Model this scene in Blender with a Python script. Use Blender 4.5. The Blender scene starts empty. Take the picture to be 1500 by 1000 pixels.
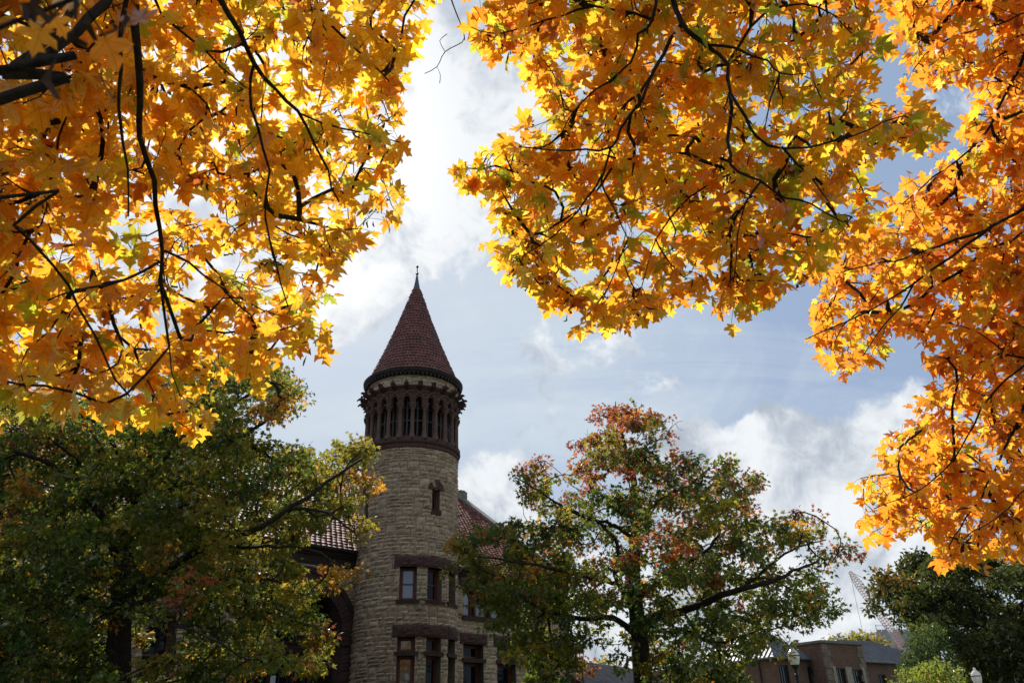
import bpy, math, random
import numpy as np
from mathutils import Vector, Matrix

random.seed(7)
rng = np.random.default_rng(7)
rad = math.radians
scn = bpy.context.scene
COL = scn.collection

# ------------------------------------------------------------------ camera
FPX, PITCH, ROLL = 1150.0, rad(27.0), 0.03
CAM = np.array([0.0, 0.0, 1.6])
FW = np.array([0.0, math.cos(PITCH), math.sin(PITCH)])
R0 = np.array([1.0, 0.0, 0.0])
U0 = np.array([0.0, -math.sin(PITCH), math.cos(PITCH)])
RT = R0 * math.cos(ROLL) - U0 * math.sin(ROLL)
UP = U0 * math.cos(ROLL) + R0 * math.sin(ROLL)
cd = bpy.data.cameras.new('camera')
cam = bpy.data.objects.new('camera', cd)
COL.objects.link(cam)
cd.sensor_width = 36.0
cd.lens = FPX / 1500 * 36.0
cd.clip_start = 0.05
cd.clip_end = 6000
cd.dof.use_dof = True
cd.dof.focus_distance = 8.0
cd.dof.aperture_fstop = 8.0
M = Matrix(((RT[0], UP[0], -FW[0], CAM[0]), (RT[1], UP[1], -FW[1], CAM[1]),
            (RT[2], UP[2], -FW[2], CAM[2]), (0, 0, 0, 1)))
cam.matrix_world = M
scn.camera = cam

# ------------------------------------------------------------------ light and sky
SUN_AZ, SUN_EL = rad(-19.0), rad(40.5)
SUN = np.array([math.sin(SUN_AZ) * math.cos(SUN_EL), math.cos(SUN_AZ) * math.cos(SUN_EL), math.sin(SUN_EL)])
sl = bpy.data.lights.new('sun', 'SUN')
sl.energy = 5.0
sl.angle = rad(0.5)
sl.color = (1.0, 0.94, 0.84)
sun = bpy.data.objects.new('sun', sl)
COL.objects.link(sun)
sun.rotation_euler = Vector(-SUN).to_track_quat('-Z', 'Y').to_euler()
scn.view_settings.view_transform = 'Standard'
scn.view_settings.look = 'None'
scn.view_settings.exposure = 0.35
scn.view_settings.gamma = 1.0
scn.cycles.max_bounces = 8
scn.cycles.diffuse_bounces = 3
scn.cycles.glossy_bounces = 3
scn.cycles.transmission_bounces = 6
scn.cycles.transparent_max_bounces = 6


def ray(x, y):
    d = FW * FPX + RT * (x - 750.0) - UP * (y - 500.0)
    return d / np.linalg.norm(d)


def at_y(x, y, Y):
    d = ray(x, y)
    return CAM + d * (Y / d[1])


def at_d(x, y, t):
    return CAM + ray(x, y) * t


class NT:
    """small node-tree helper"""

    def __init__(s, tree):
        s.t = tree
        s.n = tree.nodes
        s.l = tree.links

    def node(s, typ, **kw):
        n = s.n.new(typ)
        for k, v in kw.items():
            setattr(n, k, v)
        return n

    def put(s, sock, v):
        if isinstance(v, bpy.types.NodeSocket):
            s.l.new(v, sock)
        elif v is not None:
            if isinstance(v, tuple) and len(v) == 3 and sock.type == 'RGBA':
                v = v + (1.0,)
            sock.default_value = v

    def math(s, op, a, b=None, c=None, clamp=False):
        n = s.node('ShaderNodeMath', operation=op, use_clamp=clamp)
        s.put(n.inputs[0], a)
        if b is not None:
            s.put(n.inputs[1], b)
        if c is not None:
            s.put(n.inputs[2], c)
        return n.outputs[0]

    def vmath(s, op, a, b=None, scale=None):
        n = s.node('ShaderNodeVectorMath', operation=op)
        s.put(n.inputs[0], a)
        if b is not None:
            s.put(n.inputs[1], b)
        if scale is not None:
            s.put(n.inputs['Scale'], scale)
        return n.outputs['Value'] if op in ('DOT_PRODUCT', 'LENGTH') else n.outputs[0]

    def smooth(s, v, lo, hi):
        n = s.node('ShaderNodeMapRange', interpolation_type='SMOOTHSTEP')
        s.put(n.inputs[0], v)
        n.inputs[1].default_value = lo
        n.inputs[2].default_value = hi
        n.inputs[3].default_value = 0.0
        n.inputs[4].default_value = 1.0
        return n.outputs[0]

    def mix(s, f, a, b, blend='MIX'):
        n = s.node('ShaderNodeMix', data_type='RGBA', blend_type=blend)
        s.put(n.inputs[0], f)
        s.put(n.inputs[6], a)
        s.put(n.inputs[7], b)
        return n.outputs[2]

    def noise(s, vec, scale, detail=4.0, rough=0.55, dist=0.0):
        n = s.node('ShaderNodeTexNoise')
        if vec is not None:
            s.l.new(vec, n.inputs['Vector'])
        n.inputs['Scale'].default_value = scale
        n.inputs['Detail'].default_value = detail
        n.inputs['Roughness'].default_value = rough
        n.inputs['Distortion'].default_value = dist
        return n.outputs['Fac']


world = bpy.data.worlds.new('World')
scn.world = world
world.use_nodes = True
w = NT(world.node_tree)
w.n.clear()
tc = w.node('ShaderNodeTexCoord').outputs['Generated']
sky = w.node('ShaderNodeTexSky', sky_type='NISHITA')
sky.sun_disc = False
sky.sun_elevation = SUN_EL
sky.sun_rotation = SUN_AZ
sky.altitude = 200
sky.air_density = 1.0
sky.dust_density = 2.2
sky.ozone_density = 1.0
sep = w.node('ShaderNodeSeparateXYZ')
w.l.new(tc, sep.inputs[0])
zz = w.math('ADD', w.math('MAXIMUM', sep.outputs[2], 0.0), 0.12)
cx = w.math('DIVIDE', sep.outputs[0], zz)
cy = w.math('DIVIDE', sep.outputs[1], zz)
comb = w.node('ShaderNodeCombineXYZ')
w.l.new(cx, comb.inputs[0])
w.l.new(cy, comb.inputs[1])
plane = comb.outputs[0]


def lobe(x, y, r_deg, soft):
    d = ray(x, y)
    dp = w.vmath('DOT_PRODUCT', tc, tuple(d))
    return w.smooth(dp, math.cos(rad(r_deg + soft)), math.cos(rad(max(r_deg - soft, 0.0))))


def addall(lst):
    out = lst[0]
    for q in lst[1:]:
        out = w.math('ADD', out, q)
    return out


def scaled(v, k):
    return w.math('MULTIPLY', v, k)


# cumulus: puffy noise in the direction domain, gathered in banks
n1 = w.noise(tc, 4.6, 9.0, 0.56, 0.35)
n2 = w.noise(tc, 15.0, 7.0, 0.6, 0.3)
bank = addall([
    scaled(lobe(690, 90, 6.0, 6.0), 0.13), scaled(lobe(680, 220, 5.0, 5.0), 0.13), scaled(lobe(290, 230, 13.0, 9.0), 0.34),
    scaled(lobe(690, 290, 3.5, 3.5), 0.22), scaled(lobe(515, 420, 2.6, 2.6), 0.26), scaled(lobe(1120, 790, 7.0, 6.5), 0.18),
    scaled(lobe(1250, 720, 5.0, 4.0), 0.20), scaled(lobe(1220, 880, 7.0, 5.0), 0.20), scaled(lobe(715, 745, 2.8, 2.6), 0.30),
    scaled(lobe(1000, 680, 2.6, 2.6), 0.16), scaled(lobe(1130, 645, 1.6, 1.8), 0.17), scaled(lobe(1330, 620, 2.0, 2.2), 0.22), scaled(lobe(1390, 165, 1.8, 1.8), 0.2),
    scaled(lobe(890, 960, 8.0, 6.0), 0.2), scaled(lobe(900, 130, 5.0, 5.0), 0.10)])
cum_v = w.math('ADD', w.math('ADD', scaled(n1, 1.05), scaled(n2, 0.75)), bank)
cum = w.smooth(cum_v, 1.03, 1.17)
# grey undersides and hollows of the cumulus
n3 = w.noise(w.vmath('ADD', tc, (0.05, 0.0, 0.07)), 6.0, 9.0, 0.6, 0.4)
n5 = w.noise(tc, 19.0, 7.0, 0.62, 0.6)
shade = w.smooth(w.math('ADD', w.math('ADD', scaled(n3, 0.65), scaled(n5, 0.35)), w.math('MULTIPLY', bank, 0.10)), 0.41, 0.61)
# thin high veil, streaked
n4 = w.noise(w.vmath('MULTIPLY', plane, (1.0, 2.4, 1.0)), 0.95, 9.0, 0.62, 0.9)
n6 = w.noise(w.vmath('MULTIPLY', plane, (3.0, 1.2, 1.0)), 1.3, 7.0, 0.6, 1.2)
clear = addall([scaled(lobe(1340, 200, 9.0, 8.0), 0.55), scaled(lobe(1420, 330, 8.0, 8.0), 0.3)])
veil = w.math('SUBTRACT', w.math('ADD', scaled(w.smooth(n4, 0.30, 0.72), 0.75), scaled(w.smooth(n6, 0.42, 0.75), 0.35)), clear, clamp=True)
veil = w.math('ADD', w.math('MULTIPLY', veil, 0.85), scaled(lobe(640, 500, 13.0, 10.0), 0.34), clamp=True)
glow = lobe(350, 215, 9.0, 8.5)
nis = w.mix(0.80, sky.outputs[0], (3.1, 4.15, 6.0))
veil_c = w.mix(glow, (6.0, 6.8, 7.5), (8.6, 8.9, 9.2))
c1 = w.mix(veil, nis, veil_c)
bright = w.mix(glow, (8.3, 8.6, 8.9), (10.5, 10.5, 10.3))
dark = w.mix(glow, (4.1, 4.7, 5.5), (5.6, 6.2, 7.2))
cum_c = w.mix(shade, dark, bright)
c2 = w.mix(cum, c1, cum_c)
bg = w.node('ShaderNodeBackground')
w.l.new(c2, bg.inputs[0])
bg.inputs[1].default_value = 0.085
wo = w.node('ShaderNodeOutputWorld')
w.l.new(bg.outputs[0], wo.inputs[0])

# ------------------------------------------------------------------ mesh helpers


def origin_of(o):
    v = np.zeros(3)
    while o is not None:
        v += np.array(o.location)
        o = o.parent
    return v


def unit(v):
    v = np.asarray(v, float)
    return v / max(np.linalg.norm(v), 1e-9)


class MB:
    def __init__(s):
        s.v = []
        s.f = []

    def add(s, vs, fs):
        b = len(s.v)
        s.v.extend([tuple(p) for p in vs])
        s.f.extend([tuple(i + b for i in f) for f in fs])
        return s

    def hexa(s, c):
        """8 corners: 0-3 one side, 4-7 the other"""
        return s.add(c, [(0, 3, 2, 1), (4, 5, 6, 7), (0, 1, 5, 4), (1, 2, 6, 5), (2, 3, 7, 6), (3, 0, 4, 7)])

    def mbox(s, fn, s0, s1, h0, h1, d0, d1, ns=1):
        for k in range(ns):
            a = s0 + (s1 - s0) * k / ns
            b = s0 + (s1 - s0) * (k + 1) / ns
            s.hexa([fn(a, h0, d1), fn(b, h0, d1), fn(b, h1, d1), fn(a, h1, d1), fn(a, h0, d0), fn(b, h0, d0), fn(b, h1, d0), fn(a, h1, d0)])
        return s

    def tube(s, pts, rs, k=6, cap=True):
        pts = np.asarray(pts, float)
        n = len(pts)
        rs = np.broadcast_to(np.asarray(rs, float), (n,))
        t = np.zeros_like(pts)
        t[1:-1] = pts[2:] - pts[:-2]
        t[0] = pts[1] - pts[0]
        t[-1] = pts[-1] - pts[-2]
        t /= np.maximum(np.linalg.norm(t, axis=1, keepdims=True), 1e-9)
        ref = np.array([0.0, 0, 1]) if abs(t[0][2]) < 0.9 else np.array([1.0, 0, 0])
        a = unit(np.cross(t[0], ref))
        vs = []
        ang = np.arange(k) * 2 * math.pi / k
        ca, sa = np.cos(ang), np.sin(ang)
        for i in range(n):
            a = a - t[i] * (a @ t[i])
            a = unit(a)
            b = np.cross(t[i], a)
            vs.append(pts[i] + rs[i] * (ca[:, None] * a + sa[:, None] * b))
        vs = np.concatenate(vs)
        fs = []
        for i in range(n - 1):
            for j in range(k):
                j2 = (j + 1) % k
                fs.append((i * k + j, i * k + j2, (i + 1) * k + j2, (i + 1) * k + j))
        if cap:
            fs.append(tuple(range(k - 1, -1, -1)))
            fs.append(tuple((n - 1) * k + j for j in range(k)))
        return s.add(vs, fs)

    def lathe(s, prof, c=(0, 0, 0), k=24, close=False, a0=0.0):
        """prof: (radius, height) list, bottom to top"""
        vs = []
        for r, h in prof:
            for j in range(k):
                a = a0 + 2 * math.pi * j / k
                vs.append((c[0] + r * math.cos(a), c[1] + r * math.sin(a), c[2] + h))
        fs = []
        m = len(prof)
        for i in range(m - 1 if not close else m):
            i2 = (i + 1) % m
            for j in range(k):
                j2 = (j + 1) % k
                fs.append((i * k + j, i * k + j2, i2 * k + j2, i2 * k + j))
        return s.add(vs, fs)

    def build(s, name, mat, parent=None, smooth=False, uv=False):
        me = bpy.data.meshes.new(name)
        org = origin_of(parent) if parent is not None else np.zeros(3)
        v = np.array(s.v, float) - org
        me.from_pydata(v.tolist(), [], s.f)
        if uv:
            L = me.uv_layers.new(name='UVMap')
            for p in me.polygons:
                nn = p.normal
                tx = Vector((-nn.y, nn.x, 0))
                if tx.length < 1e-3:
                    tx = Vector((1, 0, 0))
                tx.normalize()
                ty = nn.cross(tx)
                for li in p.loop_indices:
                    co = me.vertices[me.loops[li].vertex_index].co
                    L.data[li].uv = (co.dot(tx), co.dot(ty))
        if smooth:
            me.polygons.foreach_set('use_smooth', [True] * len(me.polygons))
        me.materials.append(mat)
        o = bpy.data.objects.new(name, me)
        COL.objects.link(o)
        if parent is not None:
            o.parent = parent
        return o


def empty(name, loc, label, cat, group=None):
    o = bpy.data.objects.new(name, None)
    COL.objects.link(o)
    o.location = tuple(loc)
    tag(o, label, cat, group)
    return o


def tag(o, label=None, cat=None, group=None, kind=None):
    for k, v in (('label', label), ('category', cat), ('group', group), ('kind', kind)):
        if v:
            o[k] = v
    return o


def recentre(o):
    """object origin to the base centre of its mesh"""
    me = o.data
    n = len(me.vertices)
    co = np.zeros(n * 3)
    me.vertices.foreach_get('co', co)
    co = co.reshape(-1, 3)
    c = np.array([(co[:, 0].min() + co[:, 0].max()) / 2, (co[:, 1].min() + co[:, 1].max()) / 2, co[:, 2].min()])
    me.vertices.foreach_set('co', (co - c).ravel())
    o.location = tuple(np.array(o.location) + c)
    return o


# ------------------------------------------------------------------ materials


def new_mat(name):
    m = bpy.data.materials.new(name)
    m.use_nodes = True
    t = NT(m.node_tree)
    t.n.clear()
    out = t.node('ShaderNodeOutputMaterial')
    return m, t, out


def principled(t, out, color, rough=0.7, metal=0.0, bump=None, bump_d=0.02, bump_s=0.5, spec=0.5):
    p = t.node('ShaderNodeBsdfPrincipled')
    t.put(p.inputs['Base Color'], color)
    t.put(p.inputs['Roughness'], rough)
    t.put(p.inputs['Metallic'], metal)
    t.put(p.inputs['Specular IOR Level'], spec)
    if bump is not None:
        b = t.node('ShaderNodeBump')
        b.inputs['Strength'].default_value = bump_s
        b.inputs['Distance'].default_value = bump_d
        t.l.new(bump, b.inputs['Height'])
        t.l.new(b.outputs[0], p.inputs['Normal'])
    t.l.new(p.outputs[0], out.inputs[0])
    return p


def obj_co(t):
    return t.node('ShaderNodeTexCoord').outputs['Object']


def island(t):
    return t.node('ShaderNodeNewGeometry').outputs['Random Per Island']


def stone_mat(name, c_lo, c_hi, c_stain, rough=0.9, bs=0.5):
    m, t, out = new_mat(name)
    co = obj_co(t)
    r = island(t)
    c = t.mix(r, c_lo, c_hi)
    nz = t.noise(co, 9.0, 6.0, 0.65)
    c = t.mix(t.smooth(nz, 0.42, 0.75), c, c_stain)
    big = t.noise(co, 0.45, 4.0, 0.6)
    c = t.mix(t.math('MULTIPLY', t.smooth(big, 0.5, 0.75), 0.45), c, c_stain)
    st = t.noise(t.vmath('MULTIPLY', co, (2.2, 2.2, 0.16)), 1.6, 5.0, 0.65)
    c = t.mix(t.math('MULTIPLY', t.smooth(st, 0.52, 0.74), 0.55), c, c_stain)
    bump = t.math('ADD', t.noise(co, 14.0, 6.0, 0.7), t.math('MULTIPLY', t.noise(co, 45.0, 3.0, 0.6), 0.4))
    principled(t, out, c, rough, bump=bump, bump_d=0.03, bump_s=bs, spec=0.25)
    return m


M_TAN = stone_mat('tan_sandstone', (0.37, 0.265, 0.175), (0.56, 0.415, 0.28), (0.22, 0.15, 0.10))
M_MORTAR = stone_mat('mortar', (0.13, 0.10, 0.07), (0.16, 0.125, 0.09), (0.09, 0.07, 0.05))
M_BROWN = stone_mat('brown_sandstone', (0.075, 0.040, 0.034), (0.115, 0.060, 0.050), (0.045, 0.027, 0.024))
M_BROWN2 = stone_mat('dark_brown_sandstone', (0.05, 0.029, 0.026), (0.075, 0.042, 0.036), (0.032, 0.021, 0.02))
M_COLUMN = stone_mat('column_sandstone', (0.12, 0.066, 0.052), (0.19, 0.115, 0.085), (0.07, 0.04, 0.034))


def simple(name, color, rough=0.6, metal=0.0, var=0.25, scale=6.0, spec=0.5, bs=0.15):
    m, t, out = new_mat(name)
    co = obj_co(t)
    nz = t.noise(co, scale, 5.0, 0.6)
    dk = tuple(c * (1 - var) for c in color)
    lt = tuple(min(1, c * (1 + var)) for c in color)
    c = t.mix(t.smooth(nz, 0.3, 0.7), dk, lt)
    principled(t, out, c, rough, metal, bump=nz, bump_d=0.01, bump_s=bs, spec=spec)
    return m


M_WOOD = simple('painted_red_wood', (0.15, 0.035, 0.025), 0.5, var=0.3, scale=12)
M_DARKWOOD = simple('dark_wood', (0.055, 0.028, 0.022), 0.55, var=0.3, scale=9)
M_GUTTER = simple('weathered_copper', (0.034, 0.026, 0.026), 0.6, metal=0.0, var=0.3, scale=5, spec=0.15)
M_LEAD = simple('lead_sheet', (0.09, 0.10, 0.13), 0.45, metal=0.6, var=0.3, scale=7)
M_IRON = simple('black_iron', (0.012, 0.012, 0.013), 0.4, var=0.3, scale=10)
M_VOID = simple('painted_interior_dark', (0.008, 0.007, 0.007), 0.9, var=0.2)  # near-black colour stands in for the unlit space behind openings
M_TRACERY = simple('pale_tracery_bead', (0.26, 0.21, 0.16), 0.7, var=0.2, scale=10)
M_QUOIN = simple('brown_limestone', (0.20, 0.15, 0.10), 0.85, var=0.3, scale=2)
M_PAPER = simple('white_paper', (0.78, 0.79, 0.80), 0.8, var=0.05, scale=20)
M_COPING = simple('grey_coping_stone', (0.19, 0.165, 0.13), 0.85, var=0.35, scale=4)
M_CONCRETE = simple('pale_limestone', (0.36, 0.30, 0.22), 0.85, var=0.2, scale=3)


def tile_mat(name='red_clay_tile', sp=0.04):
    m, t, out = new_mat(name)
    co = obj_co(t)
    r = island(t)
    c = t.mix(r, (0.155, 0.054, 0.043), (0.25, 0.086, 0.068))
    nz = t.noise(co, 2.2, 6.0, 0.65)
    c = t.mix(t.math('MULTIPLY', t.smooth(nz, 0.42, 0.66), 0.65), c, (0.085, 0.05, 0.048))
    principled(t, out, c, 0.62, bump=t.noise(co, 30.0, 3.0), bump_d=0.01, bump_s=0.2, spec=sp)
    return m


M_TILE = tile_mat()
M_TILE2 = tile_mat('glazed_spire_tile', 0.28)


def glass_mat(name, tint, ior=1.9, rough=0.03):
    m, t, out = new_mat(name)
    co = obj_co(t)
    p = principled(t, out, tint, rough, bump=t.noise(co, 1.6, 2.0), bump_d=0.02, bump_s=0.12)
    p.inputs['IOR'].default_value = ior
    return m


M_GLASS = glass_mat('dark_window_glass', (0.008, 0.009, 0.010), 1.3)
M_GLASS3 = glass_mat('old_reflecting_glass', (0.012, 0.014, 0.016), 2.1)
M_SHADE = glass_mat('window_glass_blind_and_sky_tint', (0.20, 0.225, 0.27), 1.7)  # grey-blue base paints in the sky's reflection along with the pale blind


def bark_mat(name, c1, c2):
    m, t, out = new_mat(name)
    co = obj_co(t)
    st = t.vmath('MULTIPLY', co, (1.0, 1.0, 0.25))
    nz = t.noise(st, 22.0, 6.0, 0.7, 0.5)
    c = t.mix(t.smooth(nz, 0.35, 0.68), c1, c2)
    principled(t, out, c, 0.9, bump=nz, bump_d=0.03, bump_s=0.8, spec=0.2)
    return m


M_BARK = bark_mat('grey_brown_bark', (0.025, 0.018, 0.014), (0.085, 0.065, 0.05))
M_BARK2 = bark_mat('dark_bark', (0.016, 0.011, 0.009), (0.055, 0.04, 0.032))
M_SEED = simple('dry_brown_seeds', (0.055, 0.022, 0.012), 0.8, var=0.5, scale=40)


def leaf_mat(name, trans=0.55, gloss=0.10, boost=1.0, spots=True, rough=0.45):
    m, t, out = new_mat(name)
    at = t.node('ShaderNodeAttribute', attribute_name='tint')
    co = obj_co(t)
    c = at.outputs['Color']
    if spots:
        uv = t.node('ShaderNodeAttribute', attribute_name='blade').outputs['Vector']
        nz = t.noise(co, 26.0, 4.0, 0.65)
        c = t.mix(t.smooth(nz, 0.55, 0.78), c, t.mix(0.55, c, (0.60, 0.20, 0.02)))
        c = t.mix(t.math('MULTIPLY', t.smooth(nz, 0.46, 0.26), 0.45), c, (0.62, 0.42, 0.03))
        # veins: darker ribs running out to the lobes
        sp = t.node('ShaderNodeSeparateXYZ')
        t.l.new(uv, sp.inputs[0])
        ax = t.math('ABSOLUTE', sp.outputs[0])
        v1 = t.smooth(ax, 0.030, 0.008)
        yy = t.math('SUBTRACT', sp.outputs[1], 0.06)
        v2 = t.smooth(t.math('ABSOLUTE', t.math('SUBTRACT', t.math('MULTIPLY', ax, 0.62), yy)), 0.026, 0.007)
        v3 = t.smooth(t.math('ABSOLUTE', t.math('ADD', t.math('MULTIPLY', ax, 0.22), yy)), 0.024, 0.006)
        vv = t.math('MAXIMUM', v1, t.math('MAXIMUM', v2, v3))
        c = t.mix(t.math('MULTIPLY', vv, 0.5), c, t.mix(0.8, c, (0.30, 0.10, 0.006)))
    dif = t.node('ShaderNodeBsdfDiffuse')
    t.l.new(c, dif.inputs[0])
    tr = t.node('ShaderNodeBsdfTranslucent')
    hs = t.node('ShaderNodeHueSaturation')
    hs.inputs['Saturation'].default_value = 1.0
    hs.inputs['Value'].default_value = boost
    t.l.new(c, hs.inputs['Color'])
    t.l.new(hs.outputs[0], tr.inputs[0])
    mx = t.node('ShaderNodeMixShader')
    mx.inputs[0].default_value = trans
    t.l.new(dif.outputs[0], mx.inputs[1])
    t.l.new(tr.outputs[0], mx.inputs[2])
    gl = t.node('ShaderNodeBsdfGlossy')
    gl.inputs['Roughness'].default_value = rough
    fr = t.node('ShaderNodeFresnel')
    fr.inputs[0].default_value = 1.4
    mx2 = t.node('ShaderNodeMixShader')
    t.l.new(t.math('MULTIPLY', fr.outputs[0], gloss * 8), mx2.inputs[0])
    t.l.new(mx.outputs[0], mx2.inputs[1])
    t.l.new(gl.outputs[0], mx2.inputs[2])
    t.l.new(mx2.outputs[0], out.inputs[0])
    return m


M_MAPLE = leaf_mat('autumn_maple_leaf', 0.72, 0.02, 1.14)
M_GUM = leaf_mat('sweetgum_leaf', 0.55, 0.025, 1.85, spots=False)
M_GREEN = leaf_mat('dark_green_leaf', 0.40, 0.02, 1.7, spots=False)

# ------------------------------------------------------------------ ground


def ground():
    m, t, out = new_mat('lawn_grass')
    co = obj_co(t)
    nz = t.noise(co, 0.35, 8.0, 0.7)
    c = t.mix(t.smooth(nz, 0.3, 0.7), (0.045, 0.075, 0.018), (0.10, 0.11, 0.035))
    fine = t.noise(co, 30.0, 4.0, 0.7)
    c = t.mix(t.smooth(fine, 0.55, 0.8), c, (0.22, 0.12, 0.02))
    principled(t, out, c, 0.95, bump=fine, bump_d=0.04, bump_s=0.8, spec=0.2)
    b = MB()
    n = 40
    for i in range(n + 1):
        for j in range(n + 1):
            x, y = -1500 + 3000 * i / n, -1000 + 3000 * j / n
            b.v.append((x, y, 0.0))
    for i in range(n):
        for j in range(n):
            b.f.append((i * (n + 1) + j, (i + 1) * (n + 1) + j, (i + 1) * (n + 1) + j + 1, i * (n + 1) + j + 1))
    tag(b.build('lawn', m), kind='structure')
    mp, t, out = new_mat('concrete_path')
    co = obj_co(t)
    nz = t.noise(co, 3.0, 8.0, 0.6)
    principled(t, out, t.mix(nz, (0.25, 0.24, 0.22), (0.42, 0.40, 0.37)), 0.9, bump=nz, bump_d=0.01, bump_s=0.3)
    b = MB()
    b.add([(-40, 6.0, 0.004), (60, 10.0, 0.004), (60, 12.6, 0.004), (-40, 8.6, 0.004)], [(0, 1, 2, 3)])
    b.add([(14, 10.8, 0.008), (16.6, 10.9, 0.008), (22, 70, 0.008), (19.4, 70, 0.008)], [(0, 1, 2, 3)])
    tag(b.build('path', mp), kind='structure')


ground()

# ------------------------------------------------------------------ the stone hall
AX = np.array([-5.56, 40.0, 0.0])          # tower axis on the ground
TR = 2.47                                   # shaft radius
LOS = np.array([AX[0], AX[1], 0.0]) / math.hypot(AX[0], AX[1])
RG = np.array([LOS[1], -LOS[0], 0.0])
AZ = rad(45.5)
UU = np.array([math.sin(AZ), math.cos(AZ), 0.0])   # along the facade, away from the camera
NN = np.array([math.cos(AZ), -math.sin(AZ), 0.0])  # out of the facade
FD = -1.6


def tmap(s, h, d):
    th = s / TR
    r = TR + d
    p = AX + r * (-LOS * math.cos(th) + RG * math.sin(th))
    return (p[0], p[1], h)


def fmap(s, h, d):
    p = AX + UU * s + NN * (FD + d)
    return (p[0], p[1], h)


def masonry(b, back, fn, s0, s1, h0, h1, openings, skip=None, course=(0.15, 0.26), length=(0.28, 0.85), relief=0.045, seed=1, mask=None):
    """rock-faced coursed blocks, each a lump of its own, with a mortar bed behind"""
    R = random.Random(seed)
    h = h0
    bands = []
    while h < h1 - 0.05:
        bh = R.uniform(*course) * 2
        if h + bh > h1 - 0.12:
            bh = h1 - h
        bands.append((h, h + bh))
        h += bh

    def put(x0, x1, y0, y1):
        """one course stretch, cut round the openings"""
        cuts = sorted({y0, y1} | {v for o in openings for v in (o[2], o[3]) if y0 < v < y1 and o[0] < x1 and o[1] > x0})
        for lo, hi in zip(cuts[:-1], cuts[1:]):
            mid = (lo + hi) / 2
            x = x0
            for p, q in sorted((o[0], o[1]) for o in openings if o[2] < mid < o[3] and o[0] < x1 and o[1] > x0) + [(x1, x1)]:
                if p > x:
                    block(b, fn, x, min(p, x1), lo, hi, R, relief, skip)
                x = max(x, q)

    def run(x0, x1, y0, y1, lmin, lmax):
        x = x0
        while x < x1 - 1e-6:
            e = x + R.uniform(lmin, lmax)
            if x1 - e < lmin * 0.6:
                e = x1
            put(x, e, y0, y1)
            x = e

    for (a, c) in bands:
        x = s0 + 0.0
        while x < s1 - 1e-6:
            r_ = R.random()
            e = x + (R.uniform(0.30, 0.60) if r_ < 0.28 else R.uniform(0.7, 1.7))
            if s1 - e < 0.3:
                e = s1
            if r_ < 0.28 and e - x < 0.95:
                put(x, e, a, c)
            elif r_ < 0.85:
                m = a + (c - a) * R.choice((0.36, 0.42, 0.5, 0.5, 0.58, 0.64))
                run(x, e, a, m, length[0], length[1])
                run(x, e, m, c, length[0], length[1])
            else:
                t1, t2 = a + (c - a) * 0.33, a + (c - a) * 0.67
                run(x, e, a, t1, length[0], length[1])
                run(x, e, t1, t2, length[0], length[1])
                run(x, e, t2, c, length[0], length[1])
            x = e
    # mortar bed
    hs = sorted({h0, h1} | {v for o in openings for v in (o[2], o[3]) if h0 < v < h1})
    n = max(1, int((s1 - s0) / 0.5))
    ss = sorted({s0 + (s1 - s0) * i / n for i in range(n + 1)} | {v for o in openings for v in (o[0], o[1]) if s0 < v < s1})
    for a, c in zip(hs[:-1], hs[1:]):
        k = max(1, int((c - a) / 0.6)) if skip else 1
        for kk in range(k):
            a2, c2 = a + (c - a) * kk / k, a + (c - a) * (kk + 1) / k
            for p, q in zip(ss[:-1], ss[1:]):
                if q - p < 1e-5:
                    continue
                mx, my = (p + q) / 2, (a2 + c2) / 2
                if any(o[0] < mx < o[1] and o[2] < my < o[3] for o in openings) or (skip and skip(mx, my)):
                    continue
                back.add([fn(p, a2, -0.012), fn(q, a2, -0.012), fn(q, c2, -0.012), fn(p, c2, -0.012)], [(0, 1, 2, 3)])


def block(b, fn, x0, x1, y0, y1, R, relief, skip):
    if skip and skip((x0 + x1) / 2, (y0 + y1) / 2):
        return
    x0 += 0.011
    x1 -= 0.011
    y0 += 0.008
    y1 -= 0.008
    if x1 - x0 < 0.03 or y1 - y0 < 0.02:
        return
    nx = 2 if x1 - x0 < 0.3 else 3 if x1 - x0 < 0.55 else 4
    ny = 3 if y1 - y0 > 0.24 else 2
    base = R.uniform(0.0, 1.3) * relief
    tilt = R.uniform(-0.8, 1.0) * relief
    tiltx = R.uniform(-1.0, 1.0) * relief
    vs = []
    for j in range(ny + 1):
        for i in range(nx + 1):
            edge = i in (0, nx) or j in (0, ny)
            fx, fy = i / nx, j / ny
            if edge:
                d = 0.0
                jx = jy = 0.0
            else:
                d = base + tilt * (fy - 0.3) + tiltx * (fx - 0.5) + R.uniform(0, 1) * relief
                jx, jy = R.uniform(-.25, .25) / nx, R.uniform(-.3, .3) / ny
            vs.append(fn(x0 + (x1 - x0) * (fx + jx), y0 + (y1 - y0) * (fy + jy), d))
    k = len(vs)
    fs = []
    for j in range(ny):
        for i in range(nx):
            q = j * (nx + 1) + i
            fs.append((q, q + 1, q + nx + 2, q + nx + 1))
    # returns into the joint
    rim = [i for i in range(nx + 1)] + [j * (nx + 1) + nx for j in range(1, ny + 1)] + [ny * (nx + 1) + i for i in range(nx - 1, -1, -1)] + [j * (nx + 1) for j in range(ny - 1, 0, -1)]
    for i in rim:
        j, ii = divmod(i, nx + 1)
        vs.append(fn(x0 + (x1 - x0) * ii / nx, y0 + (y1 - y0) * j / ny, -0.03))
    m = len(rim)
    for i in range(m):
        i2 = (i + 1) % m
        fs.append((rim[i2], rim[i], k + i, k + i2))
    b.add(vs, fs)


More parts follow.
